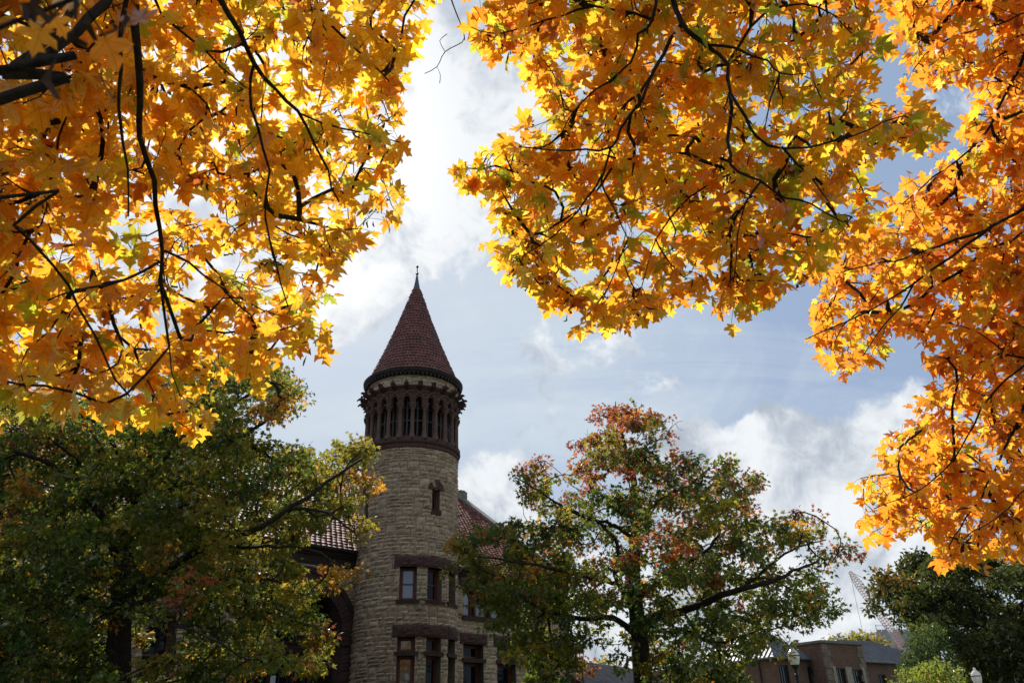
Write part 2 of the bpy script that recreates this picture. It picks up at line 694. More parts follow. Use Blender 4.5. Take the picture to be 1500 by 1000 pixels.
def rough_slab(b, fn, s0, s1, h0, h1, d_in, d_out, R, n=10, relief=0.05):
    """a big rock-faced lintel stone"""
    ny = 5
    vs, fs = [], []
    for j in range(ny + 1):
        for i in range(n + 1):
            e = i in (0, n) or j in (0, ny)
            d = d_out if e else d_out + R.uniform(0.0, 1.0) * relief + 0.35 * relief * math.sin(math.pi * j / ny)
            vs.append(fn(s0 + (s1 - s0) * i / n, h0 + (h1 - h0) * j / ny, d))
    for j in range(ny):
        for i in range(n):
            q = j * (n + 1) + i
            fs.append((q, q + 1, q + n + 2, q + n + 1))
    b.add(vs, fs)
    for i in range(n):
        a, c = s0 + (s1 - s0) * i / n, s0 + (s1 - s0) * (i + 1) / n
        b.add([fn(a, h0, d_in), fn(c, h0, d_in), fn(c, h0, d_out), fn(a, h0, d_out)], [(0, 1, 2, 3)])
        b.add([fn(a, h1, d_out), fn(c, h1, d_out), fn(c, h1, d_in), fn(a, h1, d_in)], [(0, 1, 2, 3)])
    for a in (s0, s1):
        b.add([fn(a, h0, d_in), fn(a, h0, d_out), fn(a, h1, d_out), fn(a, h1, d_in)], [(0, 1, 2, 3)])


hall = empty('stone_hall', AX, 'brown stone hall with round conical-roofed bell tower, clay tile roof and deep entrance arch', 'building')


def d2s(deg):
    return rad(deg) * TR


def reveals(b, fn, op, depth, d0=-0.005):
    s0, s1, h0, h1 = op
    b.add([fn(s0, h0, d0), fn(s0, h1, d0), fn(s0, h1, -depth), fn(s0, h0, -depth)], [(0, 1, 2, 3)])
    b.add([fn(s1, h1, d0), fn(s1, h0, d0), fn(s1, h0, -depth), fn(s1, h1, -depth)], [(0, 1, 2, 3)])
    b.add([fn(s0, h1, d0), fn(s1, h1, d0), fn(s1, h1, -depth), fn(s0, h1, -depth)], [(0, 1, 2, 3)])
    b.add([fn(s0, h0, d0), fn(s0, h0, -depth), fn(s1, h0, -depth), fn(s1, h0, d0)], [(0, 1, 2, 3)])


def window(fn, op, depth, glass=M_GLASS, rail=0.5, fw=0.085, arched=False):
    """timber sash window set back in its opening: frame > pane"""
    s0, s1, h0, h1 = op
    d1, d0 = -depth + 0.11, -depth
    b = MB()
    b.mbox(fn, s0, s0 + fw, h0, h1, d0, d1)
    b.mbox(fn, s1 - fw, s1, h0, h1, d0, d1)
    b.mbox(fn, s0 + fw, s1 - fw, h0, h0 + fw, d0, d1 - 0.004)
    b.mbox(fn, s0 + fw, s1 - fw, h1 - fw, h1, d0, d1 - 0.004)
    if rail:
        hr = h0 + (h1 - h0) * rail
        b.mbox(fn, s0 + fw, s1 - fw, hr - 0.03, hr + 0.03, d0 + 0.02, d1 - 0.03)
    # inner sash
    q = 0.05
    for a, c, e, f in ((s0 + fw, s0 + fw + q, h0 + fw, h1 - fw), (s1 - fw - q, s1 - fw, h0 + fw, h1 - fw), (s0 + fw + q, s1 - fw - q, h0 + fw, h0 + fw + q), (s0 + fw + q, s1 - fw - q, h1 - fw - q, h1 - fw)):
        b.mbox(fn, a, c, e, f, d0 + 0.02, d0 + 0.055)
    if arched:
        cs, r = (s0 + s1) / 2, (s1 - s0) / 2 - fw - q + 0.002
        hc = h1 - fw - q - r
        k = 10
        for i in range(k):
            a0, a1 = math.pi * i / k, math.pi * (i + 1) / k
            p0 = (cs + r * math.cos(a0), hc + r * math.sin(a0))
            p1 = (cs + r * math.cos(a1), hc + r * math.sin(a1))
            top = hc + r + 0.01
            b.hexa([fn(p0[0], p0[1], d0 + 0.06), fn(p1[0], p1[1], d0 + 0.06), fn(p1[0], top, d0 + 0.06), fn(p0[0], top, d0 + 0.06),
                    fn(p0[0], p0[1], d0 + 0.02), fn(p1[0], p1[1], d0 + 0.02), fn(p1[0], top, d0 + 0.02), fn(p0[0], top, d0 + 0.02)])
    o = b.build('window', M_WOOD, hall)
    g = MB()
    g.add([fn(s0 + fw, h0 + fw, d0 + 0.03), fn(s1 - fw, h0 + fw, d0 + 0.03), fn(s1 - fw, h1 - fw, d0 + 0.03), fn(s0 + fw, h1 - fw, d0 + 0.03)], [(0, 1, 2, 3)])
    g.build('pane', glass, o)
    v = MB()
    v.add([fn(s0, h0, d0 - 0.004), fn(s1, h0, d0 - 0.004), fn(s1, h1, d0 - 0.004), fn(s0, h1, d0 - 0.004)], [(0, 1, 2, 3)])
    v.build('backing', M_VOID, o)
    return o


def sill_stone(fn, s0, s1, h0, h1, out, name='sill', mat=M_BROWN2, ns=3, din=-0.3):
    b = MB()
    b.mbox(fn, s0, s1, h0, h1, din, out, ns)
    return b.build(name, mat, hall)


def build_tower():
    R = random.Random(11)
    DEP = 0.42
    up = [(-8.0, 10.5), (23.0, 41.6), (54.0, 72.6)]
    ops = []
    wins = []
    for a, c in up:
        o = (d2s(a), d2s(c), 7.58, 9.06)
        ops.append(o)
        wins.append((o, 0.5))
    for a, c in up:
        o = (d2s(a), d2s(c), 3.0, 5.95)
        ops.append(o)
        wins.append(((o[0], o[1], 5.34, 5.95), 0))
        wins.append(((o[0], o[1], 3.0, 5.16), 0.42))
    slits = [(26.5, 36.8), (-64.5, -55.5)]
    for a, c in slits:
        ops.append((d2s(a), d2s(c), 11.84, 12.86))
    lint = [(d2s(-14.2), d2s(80), 9.06, 9.57), (d2s(-13.2), d2s(80), 5.95, 6.49)]
    solid = ops + lint
    b, back = MB(), MB()
    masonry(b, back, tmap, d2s(-180), d2s(180), 0.0, 14.95, solid, seed=3)
    b.build('tower_wall', M_TAN, hall)
    for o in ops:
        reveals(back, tmap, o, DEP)
    back.build('tower_mortar', M_MORTAR, hall)
    rv = MB()
    for i, (o, rl) in enumerate(wins):
        window(tmap, o, DEP, M_SHADE if i == 0 else M_GLASS3 if i in (3, 4) else M_GLASS, rl, fw=0.075)
    # slits: narrow sashes, fan heads, sills
    for a, c in slits:
        s0, s1 = d2s(a), d2s(c)
        window(tmap, (s0, s1, 11.84, 12.86), 0.34, M_GLASS, 0, fw=0.07)
        f = MB()
        cs = (s0 + s1) / 2
        k = 5
        for i in range(k):
            a0 = math.pi * (i + 0.04) / k
            a1 = math.pi * (i + 0.96) / k
            pts = [(cs + 0.12 * math.cos(a0), 12.865 + 0.06 * math.sin(a0)), (cs + 0.46 * math.cos(a0), 12.87 + 0.47 * math.sin(a0)),
                   (cs + 0.46 * math.cos(a1), 12.87 + 0.47 * math.sin(a1)), (cs + 0.12 * math.cos(a1), 12.865 + 0.06 * math.sin(a1))]
            dd = 0.05 + R.uniform(0, .03)
            f.hexa([tmap(p[0], p[1], dd) for p in pts] + [tmap(p[0], p[1], -0.02) for p in pts])
        f.build('fan_lintel', M_BROWN, hall)
        sill_stone(tmap, s0 - 0.05, s1 + 0.05, 11.62, 11.835, 0.09, ns=1)
    # long curved lintels in three stones each
    for s0, s1, h0, h1 in lint:
        n = 3
        cuts = [s0, d2s(17.2), d2s(52), s1]
        for a, c in zip(cuts[:-1], cuts[1:]):
            q = MB()
            rough_slab(q, tmap, a + 0.008, c - 0.008, h0, h1, -0.42, 0.05, R, 12, 0.07)
            q.build('lintel', M_BROWN, hall)
    for a, c in up:
        sill_stone(tmap, d2s(a) - 0.14, d2s(c) + 0.14, 7.42, 7.575, 0.10)
        sill_stone(tmap, d2s(a) - 0.12, d2s(c) + 0.12, 5.16, 5.34, 0.08, 'transom')
    # ------------ belfry
    K = 24
    st = 2 * math.pi / K
    c3 = (AX[0], AX[1], 0.0)
    ring = MB()
    ring.lathe([(TR - .3, 14.9), (TR + 0.03, 14.95), (TR + 0.06, 15.0), (TR + 0.06, 15.18), (TR + 0.12, 15.2), (TR + 0.15, 15.27), (TR + 0.15, 15.34), (TR - 0.45, 15.42)], c3, 96)
    ring.build('belfry_base', M_BROWN, hall, smooth=False)
    bl = MB()
    for k in range(K):
        a = (k + 0.5) * st
        bl.mbox(lambda s, h, d, a=a: tmap((a + s) * TR, h, d), -0.105, 0.105, 15.34, 15.5, -0.3, 0.14, 2)
    bl.build('belfry_sill_blocks', M_BROWN, hall)
    # wall of interlaced arches above the capitals
    wl = MB()
    top = 18.36
    for k in range(K):
        a = k * st
        hw = st / 2
        nr = 8
        prev = None
        for sgn in (-1, 1):
            rows = []
            for i in range(nr + 1):
                t_ = i / nr
                h = 17.37 + 0.54 * t_
                open_w = 0.076 * max(0.0, 1 - t_ ** 1.8)
                rows.append((h, hw - open_w))
            rows.append((top, hw))
            for (h0, w0), (h1, w1) in zip(rows[:-1], rows[1:]):
                A0, B0 = a * TR, (a + sgn * w0) * TR
                B1 = (a + sgn * w1) * TR
                q = [tmap(A0, h0, 0), tmap(B0, h0, 0), tmap(B1, h1, 0), tmap(A0, h1, 0)]
                p = [tmap(A0, h0, -0.34), tmap(B0, h0, -0.34), tmap(B1, h1, -0.34), tmap(A0, h1, -0.34)]
                wl.add(q + p, [(0, 1, 2, 3), (7, 6, 5, 4), (1, 5, 6, 2)])
        wl.mbox(lambda s, h, d, a=a: tmap((a + s) * TR, h, d), -0.063, 0.063, 17.345, 17.372, -0.34, 0.0, 1)
    wl.build('belfry_arcade_wall', M_BROWN, hall)
    ml = MB()
    for k in range(K):
        a = k * st
        pts, R_ = [], 0.625
        for i in range(15):
            g = math.pi * (0.10 + 0.80 * i / 14)
            pts.append(tmap(a * TR + R_ * math.cos(g), 17.40 + 0.64 * math.sin(g), 0.015))
        ml.tube(pts, 0.034, 5)
        rin = []
        for i in range(11):
            g = math.pi * (0.22 + 0.56 * i / 10)
            rin.append(tmap(a * TR + 0.5 * math.cos(g), 17.40 + 0.5 * math.sin(g), 0.004))
        ml.tube(rin, 0.018, 4)
    ml.build('arch_moulding', M_COLUMN, hall)
    bd = MB()
    bd.lathe([(TR, 18.26), (TR + 0.06, 18.28), (TR + 0.07, 18.36), (TR - 0.02, 18.40)], c3, 96)
    for k in range(K * 4):
        a = (k + 0.5) * st / 4
        bd.mbox(lambda s, h, d, a=a: tmap((a + s) * TR, h, d), -0.02, 0.02, 18.19, 18.26, -0.02, 0.05, 1)
    bd.build('string_course', M_BROWN, hall)
    # stone drum under the eave
    b2, back2 = MB(), MB()
    masonry(b2, back2, tmap, d2s(-180), d2s(180), 18.38, 18.96, [], seed=9, relief=0.03)
    b2.build('drum_wall', M_TAN, hall)
    back2.build('drum_mortar', M_MORTAR, hall)
    # columns
    colm = MB()
    rc = TR - 0.06
    cp = AX - LOS * rc
    colm.lathe([(0.17, 15.42), (0.17, 15.56), (0.15, 15.58), (0.155, 15.64), (0.12, 15.70), (0.105, 15.78), (0.10, 16.4), (0.092, 17.0), (0.115, 17.02), (0.115, 17.06), (0.10, 17.08)], (cp[0], cp[1], 0), 12)
    col0 = colm.build('column', M_COLUMN, None, smooth=True)
    cap = MB()
    prof = [(0.10, 17.075), (0.125, 17.10), (0.15, 17.16), (0.165, 17.22), (0.20, 17.28)]
    kk = 16
    vs = []
    for i, (r, h) in enumerate(prof):
        for j in range(kk):
            rr = r * (1 + (0.14 if (j + i) % 2 else -0.06) * (1 if i in (1, 2, 3) else 0.3))
            vs.append((cp[0] + rr * math.cos(2 * math.pi * j / kk), cp[1] + rr * math.sin(2 * math.pi * j / kk), h))
    fs = [(i * kk + j, i * kk + (j + 1) % kk, (i + 1) * kk + (j + 1) % kk, (i + 1) * kk + j) for i in range(len(prof) - 1) for j in range(kk)]
    cap.add(vs, fs)
    cap.mbox(lambda s, h, d: tmap(s, h, d), -0.19, 0.19, 17.28, 17.345, -0.26, 0.13, 1)
    cap0 = cap.build('capital', M_COLUMN, None)
    gb = MB()
    # beast head corbel: neck, skull, open jaws, ears
    def gm(x, y, z):
        p = AX - LOS * (TR + x) + RG * y
        return (p[0], p[1], z)
    secs = [(-0.1, 0.10, 18.05, 18.36), (0.08, 0.11, 18.08, 18.38), (0.20, 0.10, 18.14, 18.40), (0.30, 0.125, 18.16, 18.47), (0.38, 0.11, 18.20, 18.46)]
    vs = []
    for x, hw, z0, z1 in secs:
        zc, hh = (z0 + z1) / 2, (z1 - z0) / 2
        for j in range(8):
            a = math.pi / 8 + 2 * math.pi * j / 8
            vs.append(gm(x, hw * 1.05 * math.cos(a), zc + hh * 1.05 * math.sin(a)))
    n = len(secs)
    fs = [(i * 8 + j, i * 8 + (j + 1) % 8, (i + 1) * 8 + (j + 1) % 8, (i + 1) * 8 + j) for i in range(n - 1) for j in range(8)] + [tuple(range(8)), tuple((n - 1) * 8 + j for j in range(7, -1, -1))]
    gb.add(vs, fs)
    gb.tube([gm(0.34, 0, 18.39), gm(0.44, 0, 18.40), gm(0.52, 0, 18.37)], [0.085, 0.07, 0.045], 6)
    gb.tube([gm(0.32, 0, 18.25), gm(0.41, 0, 18.20), gm(0.47, 0, 18.17)], [0.06, 0.045, 0.03], 6)
    for sg in (-1, 1):
        gb.tube([gm(0.28, sg * 0.075, 18.43), gm(0.25, sg * 0.10, 18.51), gm(0.21, sg * 0.11, 18.56)], [0.04, 0.03, 0.008], 5)
    gar0 = gb.build('gargoyle', M_BROWN2, None)
    gb2 = MB()
    gb2.add(vs, fs)
    gb2.tube([gm(0.34, 0, 18.36), gm(0.45, 0, 18.33), gm(0.56, 0, 18.24)], [0.09, 0.06, 0.03], 6)
    gb2.tube([gm(0.30, 0, 18.44), gm(0.34, 0, 18.52), gm(0.33, 0, 18.60)], [0.05, 0.035, 0.01], 5)
    gb2.tube([gm(0.20, 0, 18.38), gm(0.14, 0, 18.48), gm(0.04, 0, 18.50)], [0.05, 0.05, 0.02], 5)
    gar1 = gb2.build('gargoyle', M_BROWN2, None)

    def shift_mesh(o):
        me = o.data
        n_ = len(me.vertices)
        a_ = np.zeros(n_ * 3)
        me.vertices.foreach_get('co', a_)
        me.vertices.foreach_set('co', (a_.reshape(-1, 3) - AX).ravel())

    for o in (col0, cap0, gar0, gar1):
        shift_mesh(o)
    for k in range(K):
        o = col0 if k == 0 else col0.copy()
        c = cap0 if k == 0 else cap0.copy()
        if k:
            COL.objects.link(o)
            COL.objects.link(c)
        o.parent = hall
        o.rotation_euler = (0, 0, k * st)
        c.parent = o
        c.rotation_euler = (0, 0, 0)
    used = set()
    for k in range(K):
        src = gar0 if (k * 7) % 5 in (0, 2, 3) else gar1
        o = src if src not in used else src.copy()
        if src in used:
            COL.objects.link(o)
        used.add(src)
        o.parent = hall
        o.rotation_euler = (0, 0, (k + 0.5) * st)
    # inner timber frames and a near-black core painting the open chamber's shade
    ins = MB()
    for k in range(K):
        a = (k + 0.5) * st
        f = lambda s, h, d, a=a: tmap((a + s) * TR, h, d)
        ins.mbox(f, -0.125, -0.08, 15.42, 17.9, -0.50, -0.40, 1)
        ins.mbox(f, -0.02, 0.02, 15.42, 17.9, -0.48, -0.41, 1)
        ins.mbox(f, -0.13, 0.13, 16.52, 16.60, -0.475, -0.42, 2)
        ins.mbox(f, -0.13, 0.13, 17.2, 17.27, -0.475, -0.42, 2)
    ins.build('belfry_timber_frame', M_DARKWOOD, hall)
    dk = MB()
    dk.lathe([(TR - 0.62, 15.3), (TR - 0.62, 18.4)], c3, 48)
    dk.build('chamber_dark_core', M_VOID, hall, smooth=True)
    # cornice, dentils, gutter
    de = MB()
    for k in range(72):
        a = k * 2 * math.pi / 72
        de.mbox(lambda s, h, d, a=a: tmap((a + s) * TR, h, d), -0.022, 0.022, 18.93, 19.05, -0.1, 0.17, 1)
    de.build('dentils', M_GUTTER, hall)
    gu = MB()
    gu.lathe([(TR - 0.2, 19.05), (TR + 0.18, 19.05), (TR + 0.19, 19.10), (TR + 0.215, 19.11), (TR + 0.25, 19.16), (TR + 0.255, 19.24), (TR + 0.27, 19.25), (TR + 0.275, 19.29), (TR + 0.24, 19.29), (TR + 0.05, 19.24), (TR - 0.3, 19.26)], c3, 96)
    gu.build('gutter', M_GUTTER, hall, smooth=False)
    # cone of clay tiles
    def cone_r(h):
        t_ = (h - 19.2) / (25.7 - 19.2)
        return 0.155 + (2.52 - 0.155) * (1 - t_) - 0.12 * math.sin(math.pi * min(max(t_, 0), 1))
    un = MB()
    un.lathe([(cone_r(19.2 + 6.5 * i / 20) - 0.05, 19.2 + 6.5 * i / 20) for i in range(21)], c3, 64)
    un.build('spire_deck', M_BROWN2, hall)
    ti = MB()
    rows = 31
    cr = random.Random(5)
    for i in range(rows):
        h0 = 19.22 + 6.42 * i / rows
        h1 = h0 + 6.42 / rows * 1.22
        r0, r1 = cone_r(h0) + 0.062, cone_r(h1) + 0.01
        n_t = max(14, int(2 * math.pi * r0 / 0.20))
        off = cr.random()
        for j in range(n_t):
            a = 2 * math.pi * (j + off) / n_t
            wv = 2 * math.pi / n_t
            vs = []
            jr = cr.uniform(-0.016, 0.022)
            for rr, hh in ((r0 + jr, h0), (r1, h1)):
                for q, dz in ((-0.5, 0.0), (-0.28, 0.032), (0.0, 0.046), (0.28, 0.032), (0.5, 0.0)):
                    rq = rr + dz * min(1, r0 / 0.6)
                    vs.append((AX[0] + rq * math.cos(a + wv * q), AX[1] + rq * math.sin(a + wv * q), hh))
            vs += [(AX[0] + (r0 - 0.09) * math.cos(a - wv * .5), AX[1] + (r0 - 0.09) * math.sin(a - wv * .5), h0), (AX[0] + (r0 - 0.09) * math.cos(a + wv * .5), AX[1] + (r0 - 0.09) * math.sin(a + wv * .5), h0)]
            ti.add(vs, [(0, 1, 6, 5), (1, 2, 7, 6), (2, 3, 8, 7), (3, 4, 9, 8), (4, 3, 2, 1, 0, 10, 11)])
    ti.build('spire_tiles', M_TILE2, hall, smooth=False)
    fi = MB()
    fi.lathe([(0.215, 25.58), (0.20, 25.66), (0.12, 26.1), (0.05, 26.60), (0.045, 26.64), (0.085, 26.68), (0.095, 26.73), (0.06, 26.78), (0.03, 26.80), (0.028, 27.12), (0.075, 27.17), (0.08, 27.22), (0.05, 27.27), (0.002, 27.30)], c3, 20)
    fi.build('finial', M_LEAD, hall, smooth=True)


build_tower()

ARC_S, ARC_H, ARC_RI, ARC_RO = -4.85, 6.10, 2.38, 3.14
S_L, S_R = -26.0, 13.5
EAVE_H, RIDGE_H, RIDGE_N, EAVE_N = 10.15, 17.75, -11.55, -1.15


def build_hall():
    R = random.Random(21)
    DEP = 0.55
    low = [(5.05, 6.47), (7.50, 8.89), (9.95, 11.35)]
    ops, wins = [], []
    for a, c in low:
        ops.append((a, c, 3.0, 6.34))
        wins.append(((a, c, 5.64, 6.34), 0, False))
        wins.append(((a, c, 3.0, 5.44), 0.5, False))
    grp = [(5.05, 6.02), (6.20, 7.17), (7.35, 8.32), (8.50, 9.47), (9.65, 10.62)]
    ops.append((5.05, 10.62, 7.78, 9.25))
    for a, c in grp:
        wins.append(((a, c, 7.78, 9.25), 0.42, True))
    leftw = [(-11.6, -10.4), (-13.4, -12.2), (-17.2, -16.0), (-19.0, -17.8)]
    for a, c in leftw:
        ops.append((a, c, 3.6, 6.6))
        wins.append(((a, c, 3.6, 6.6), 0.5, False))
    lint = [(4.82, 6.73, 6.34, 6.90), (7.25, 9.12, 6.34, 6.90), (9.65, 11.6, 6.34, 6.90), (4.85, 10.85, 9.25, 9.40)]
    lint += [(a - 0.2, c + 0.2, 6.6, 7.1) for a, c in leftw]
    arch_rect = (ARC_S - ARC_RO + 0.05, ARC_S + ARC_RO - 0.05, 0.0, ARC_H)

    def skip(s, h):
        return h > ARC_H and math.hypot(s - ARC_S, h - ARC_H) < ARC_RO - 0.05
    b, back = MB(), MB()
    masonry(b, back, fmap, S_L, S_R, 0.0, 9.40, ops + lint + [arch_rect], skip=skip, seed=5, length=(0.35, 1.1), course=(0.16, 0.30))
    b.build('facade_wall', M_TAN, hall)
    for o in ops:
        reveals(back, fmap, o, DEP)
    # other three sides
    depth = 2 * (EAVE_N - RIDGE_N)
    for fn, L in ((lambda s, h, d: fmap(S_R + d, h, -s), depth),):
        bb = MB()
        bk = MB()
        masonry(bb, bk, fn, 0.0, 19.0, 0.0, 9.6, [], seed=8)
        bb.build('gable_wall', M_TAN, hall)
    back.build('facade_mortar', M_MORTAR, hall)
    bk.mbox(fmap, S_L, S_R - 0.1, 0.0, 9.6, -19.0, -18.6)
    bk.mbox(fmap, S_L, S_L + 0.3, 0.0, 9.6, -18.6, -0.3)
    # gable triangle at the far end
    dn = lambda n_: n_ - FD
    g0 = [fmap(S_R - 0.02, 9.4, dn(EAVE_N) - 0.6), fmap(S_R - 0.02, RIDGE_H - 0.2, dn(RIDGE_N)), fmap(S_R - 0.02, 9.4, dn(2 * RIDGE_N - EAVE_N) + .6)]
    g1 = [fmap(S_R - 0.45, 9.4, dn(EAVE_N) - 0.6), fmap(S_R - 0.45, RIDGE_H - 0.2, dn(RIDGE_N)), fmap(S_R - 0.45, 9.4, dn(2 * RIDGE_N - EAVE_N) + .6)]
    bk.add(g0 + g1, [(0, 1, 2), (5, 4, 3), (0, 3, 4, 1), (1, 4, 5, 2)])
    bk.build('back_wall', M_MORTAR, hall)
    for o, rl, ar in wins:
        window(fmap, o, DEP, M_GLASS3 if ar else M_GLASS, rl, 0.10, ar)
    for s0, s1, h0, h1 in lint:
        if h0 == 9.25:
            sill_stone(fmap, s0, s1, h0, h1, 0.06, 'lintel', M_BROWN, 4, din=-0.55)
            continue
        q = MB()
        rough_slab(q, fmap, s0 + .005, s1 - .005, h0, h1, -0.5, 0.06, R, 9, 0.09)
        q.build('lintel', M_BROWN, hall)
    for a, c in low:
        sill_stone(fmap, a - 0.12, c + 0.16, 5.44, 5.64, 0.08, 'transom', M_BROWN2, 1, -0.5)
    sill_stone(fmap, 4.92, 10.75, 7.55, 7.78, 0.12, 'sill', M_BROWN2, 1, -0.5)
    for (a, c), (a2, c2) in zip(grp[:-1], grp[1:]):
        q = MB()
        m = (c + a2) / 2
        p = fmap(m, 0, -0.32)
        q.lathe([(0.12, 7.78), (0.12, 7.9), (0.085, 7.94), (0.08, 8.8), (0.09, 8.83), (0.13, 8.98), (0.14, 9.02), (0.14, 9.25)], (p[0], p[1], 0), 12)
        q.mbox(fmap, c, a2, 7.78, 9.25, -0.55, -0.40)
        q.build('colonnette', M_BROWN, hall, smooth=False)
    # ---- cornice under the eave
    q = MB()
    for s0, s1 in ((S_L, S_R),):
        x = s0
        while x < s1:
            e = min(x + R.uniform(1.3, 2.1), s1)
            rough_slab(q, fmap, x + .005, e - .005, 9.40, 9.86, -0.3, 0.05, R, 8, 0.05)
            x = e
        q.mbox(fmap, s0, s1, 9.86, 9.95, -0.3, 0.16)
        q.mbox(fmap, s0, s1, 9.95, 10.06, -0.3, 0.30)
    q.build('cornice', M_BROWN2, hall)
    q = MB()
    prof = [(0.29, 10.06), (0.50, 10.06), (0.55, 10.12), (0.56, 10.22), (0.52, 10.22), (0.40, 10.16), (0.29, 10.16)]
    k = len(prof)
    vs = [fmap(S_L, h, d) for d, h in prof] + [fmap(S_R + 0.1, h, d) for d, h in prof]
    q.add(vs, [(i, (i + 1) % k, k + (i + 1) % k, k + i) for i in range(k)] + [tuple(range(k - 1, -1, -1)), tuple(range(k, 2 * k))])
    q.build('gutter', M_GUTTER, hall)
    # ---- roof
    deck = MB()
    eN, rN = dn(EAVE_N), dn(RIDGE_N)
    bN = 2 * rN - eN
    deck.add([fmap(S_L, EAVE_H - .05, eN), fmap(S_R - .3, EAVE_H - .05, eN), fmap(S_R - .3, RIDGE_H - .05, rN), fmap(S_L, RIDGE_H - .05, rN)], [(0, 1, 2, 3)])
    deck.add([fmap(S_R - .3, EAVE_H - .05, bN), fmap(S_L, EAVE_H - .05, bN), fmap(S_L, RIDGE_H - .05, rN), fmap(S_R - .3, RIDGE_H - .05, rN)], [(0, 1, 2, 3)])
    deck.build('roof_deck', M_BROWN2, hall)
    ti = MB()
    slope = math.hypot(eN - rN, RIDGE_H - EAVE_H)
    rows = int(slope / 0.34)
    tw = 0.30
    cr = random.Random(6)
    sn, sh = (rN - eN) / slope, (RIDGE_H - EAVE_H) / slope   # up-slope direction in (d,h)
    pn, ph = sh, -sn                                          # outward normal
    S0 = -20.0
    for i in range(rows):
        a0, a1 = i * slope / rows, (i + 1.22) * slope / rows
        s = S0 + (0.5 * tw if i % 2 else 0)
        while s < S_R - 0.45:
            jr = cr.uniform(-0.022, 0.022)
            vs = []
            for aa, lift in ((a0, 0.075 + jr), (min(a1, slope), 0.0)):
                for q_, dz in ((-0.5, 0.0), (-0.25, 0.032), (0.0, 0.046), (0.25, 0.032), (0.5, 0.0)):
                    L = lift + dz
                    vs.append(fmap(s + tw * q_, EAVE_H + aa * sh + L * ph, eN + aa * sn + L * pn))
            for q_ in (-0.5, 0.5):
                vs.append(fmap(s + tw * q_, EAVE_H + a0 * sh - 0.01 * ph, eN + a0 * sn - 0.01 * pn))
            ti.add(vs, [(0, 1, 6, 5), (1, 2, 7, 6), (2, 3, 8, 7), (3, 4, 9, 8), (4, 3, 2, 1, 0, 10, 11)])
            s += tw
    ti.build('roof_tiles', M_TILE, hall)
    rg = MB()
    s = S_L
    while s < S_R - .4:
        rg.tube([fmap(s, RIDGE_H + 0.02, rN), fmap(s + 0.52, RIDGE_H + 0.05, rN)], [0.13, 0.15], 8)
        s += 0.48
    rg.build('ridge_tiles', M_TILE, hall)
    # gable coping and its little end block
    cp = MB()
    for d0, d1, h0, h1 in ((eN + .25, rN, EAVE_H - .2, RIDGE_H), (bN - .25, rN, EAVE_H - .2, RIDGE_H)):
        a, c = (d0, h0), (d1, h1)
        f = lambda s, t_, up: fmap(s, a[1] + (c[1] - a[1]) * t_ + up, a[0] + (c[0] - a[0]) * t_)
        nseg = 9
        for j in range(nseg):
            t0, t1 = j / nseg + 0.001, (j + 1) / nseg - 0.001
            cp.hexa([f(S_R - .42, t0, -.3), f(S_R + .1, t0, -.3), f(S_R + .1, t1, -.3), f(S_R - .42, t1, -.3),
                     f(S_R - .42, t0, .32), f(S_R + .1, t0, .32), f(S_R + .1, t1, .32), f(S_R - .42, t1, .32)])
    cp.mbox(fmap, S_R - .5, S_R + .16, RIDGE_H - 0.1, RIDGE_H + 0.62, rN - .3, rN + .3)
    cp.mbox(fmap, S_R - .42, S_R + .08, RIDGE_H + 0.62, RIDGE_H + 0.74, rN - .2, rN + .2)
    cp.build('gable_coping', M_COPING, hall)
    # ---- entrance arch
    q = MB()
    n = 38
    for i in range(n):
        a0, a1 = math.pi * (i + 0.05) / n, math.pi * (i + 0.95) / n
        d1 = 0.05 + R.uniform(0, 0.05)
        ps = [(ARC_S + r * math.cos(a), ARC_H + r * math.sin(a)) for r, a in ((ARC_RI, a0), (2.93, a0), (2.93, a1), (ARC_RI, a1))]
        q.hexa([fmap(p[0], p[1], d1) for p in ps] + [fmap(p[0], p[1], -0.7) for p in ps])
    q.build('arch_voussoirs', M_BROWN, hall)
    q = MB()
    n = 20
    for i in range(n):
        a0, a1 = math.pi * (i + 0.015) / n, math.pi * (i + 0.985) / n
        for e in range(3):
            b0, b1 = a0 + (a1 - a0) * e / 3, a0 + (a1 - a0) * (e + 1) / 3
            ps = [(ARC_S + r * math.cos(a), ARC_H + r * math.sin(a)) for r, a in ((2.935, b0), (ARC_RO + .03, b0), (ARC_RO + .03, b1), (2.935, b1))]
            q.hexa([fmap(p[0], p[1], 0.14) for p in ps] + [fmap(p[0], p[1], -0.1) for p in ps])
    q.build('arch_hood', M_BROWN2, hall)
    for sg in (-1, 1):
        q = MB()
        e0, e1 = sorted((ARC_S + sg * ARC_RI, ARC_S + sg * (ARC_RO - 0.03)))
        h = 0.0
        while h < 5.85:
            hh = min(h + R.uniform(0.35, 0.55), 5.86)
            rough_slab(q, fmap, e0, e1, h + .005, hh - .005, -0.7, 0.03, R, 3, 0.03)
            h = hh
        q.mbox(fmap, e0 - .06, e1 + .1, 5.86, 6.09, -0.72, 0.12)
        q.build('arch_jamb', M_BROWN, hall)
    # porch vault, side walls
    RD = 2.6
    q = MB()
    n = 28
    for i in range(n):
        a0, a1 = math.pi * i / n, math.pi * (i + 1) / n
        r = ARC_RI + 0.12
        P = [(ARC_S + r * math.cos(a), ARC_H + r * math.sin(a)) for a in (a0, a1)]
        q.add([fmap(*P[0], -0.68), fmap(*P[1], -0.68), fmap(*P[1], -RD), fmap(*P[0], -RD)], [(0, 1, 2, 3)])
    for sg in (-1, 1):
        s = ARC_S + sg * (ARC_RI + .12)
        q.add([fmap(s, 0, -.68), fmap(s, ARC_H, -.68), fmap(s, ARC_H, -RD), fmap(s, 0, -RD)], [(0, 1, 2, 3)])
    q.build('porch_vault', M_DARKWOOD, hall)
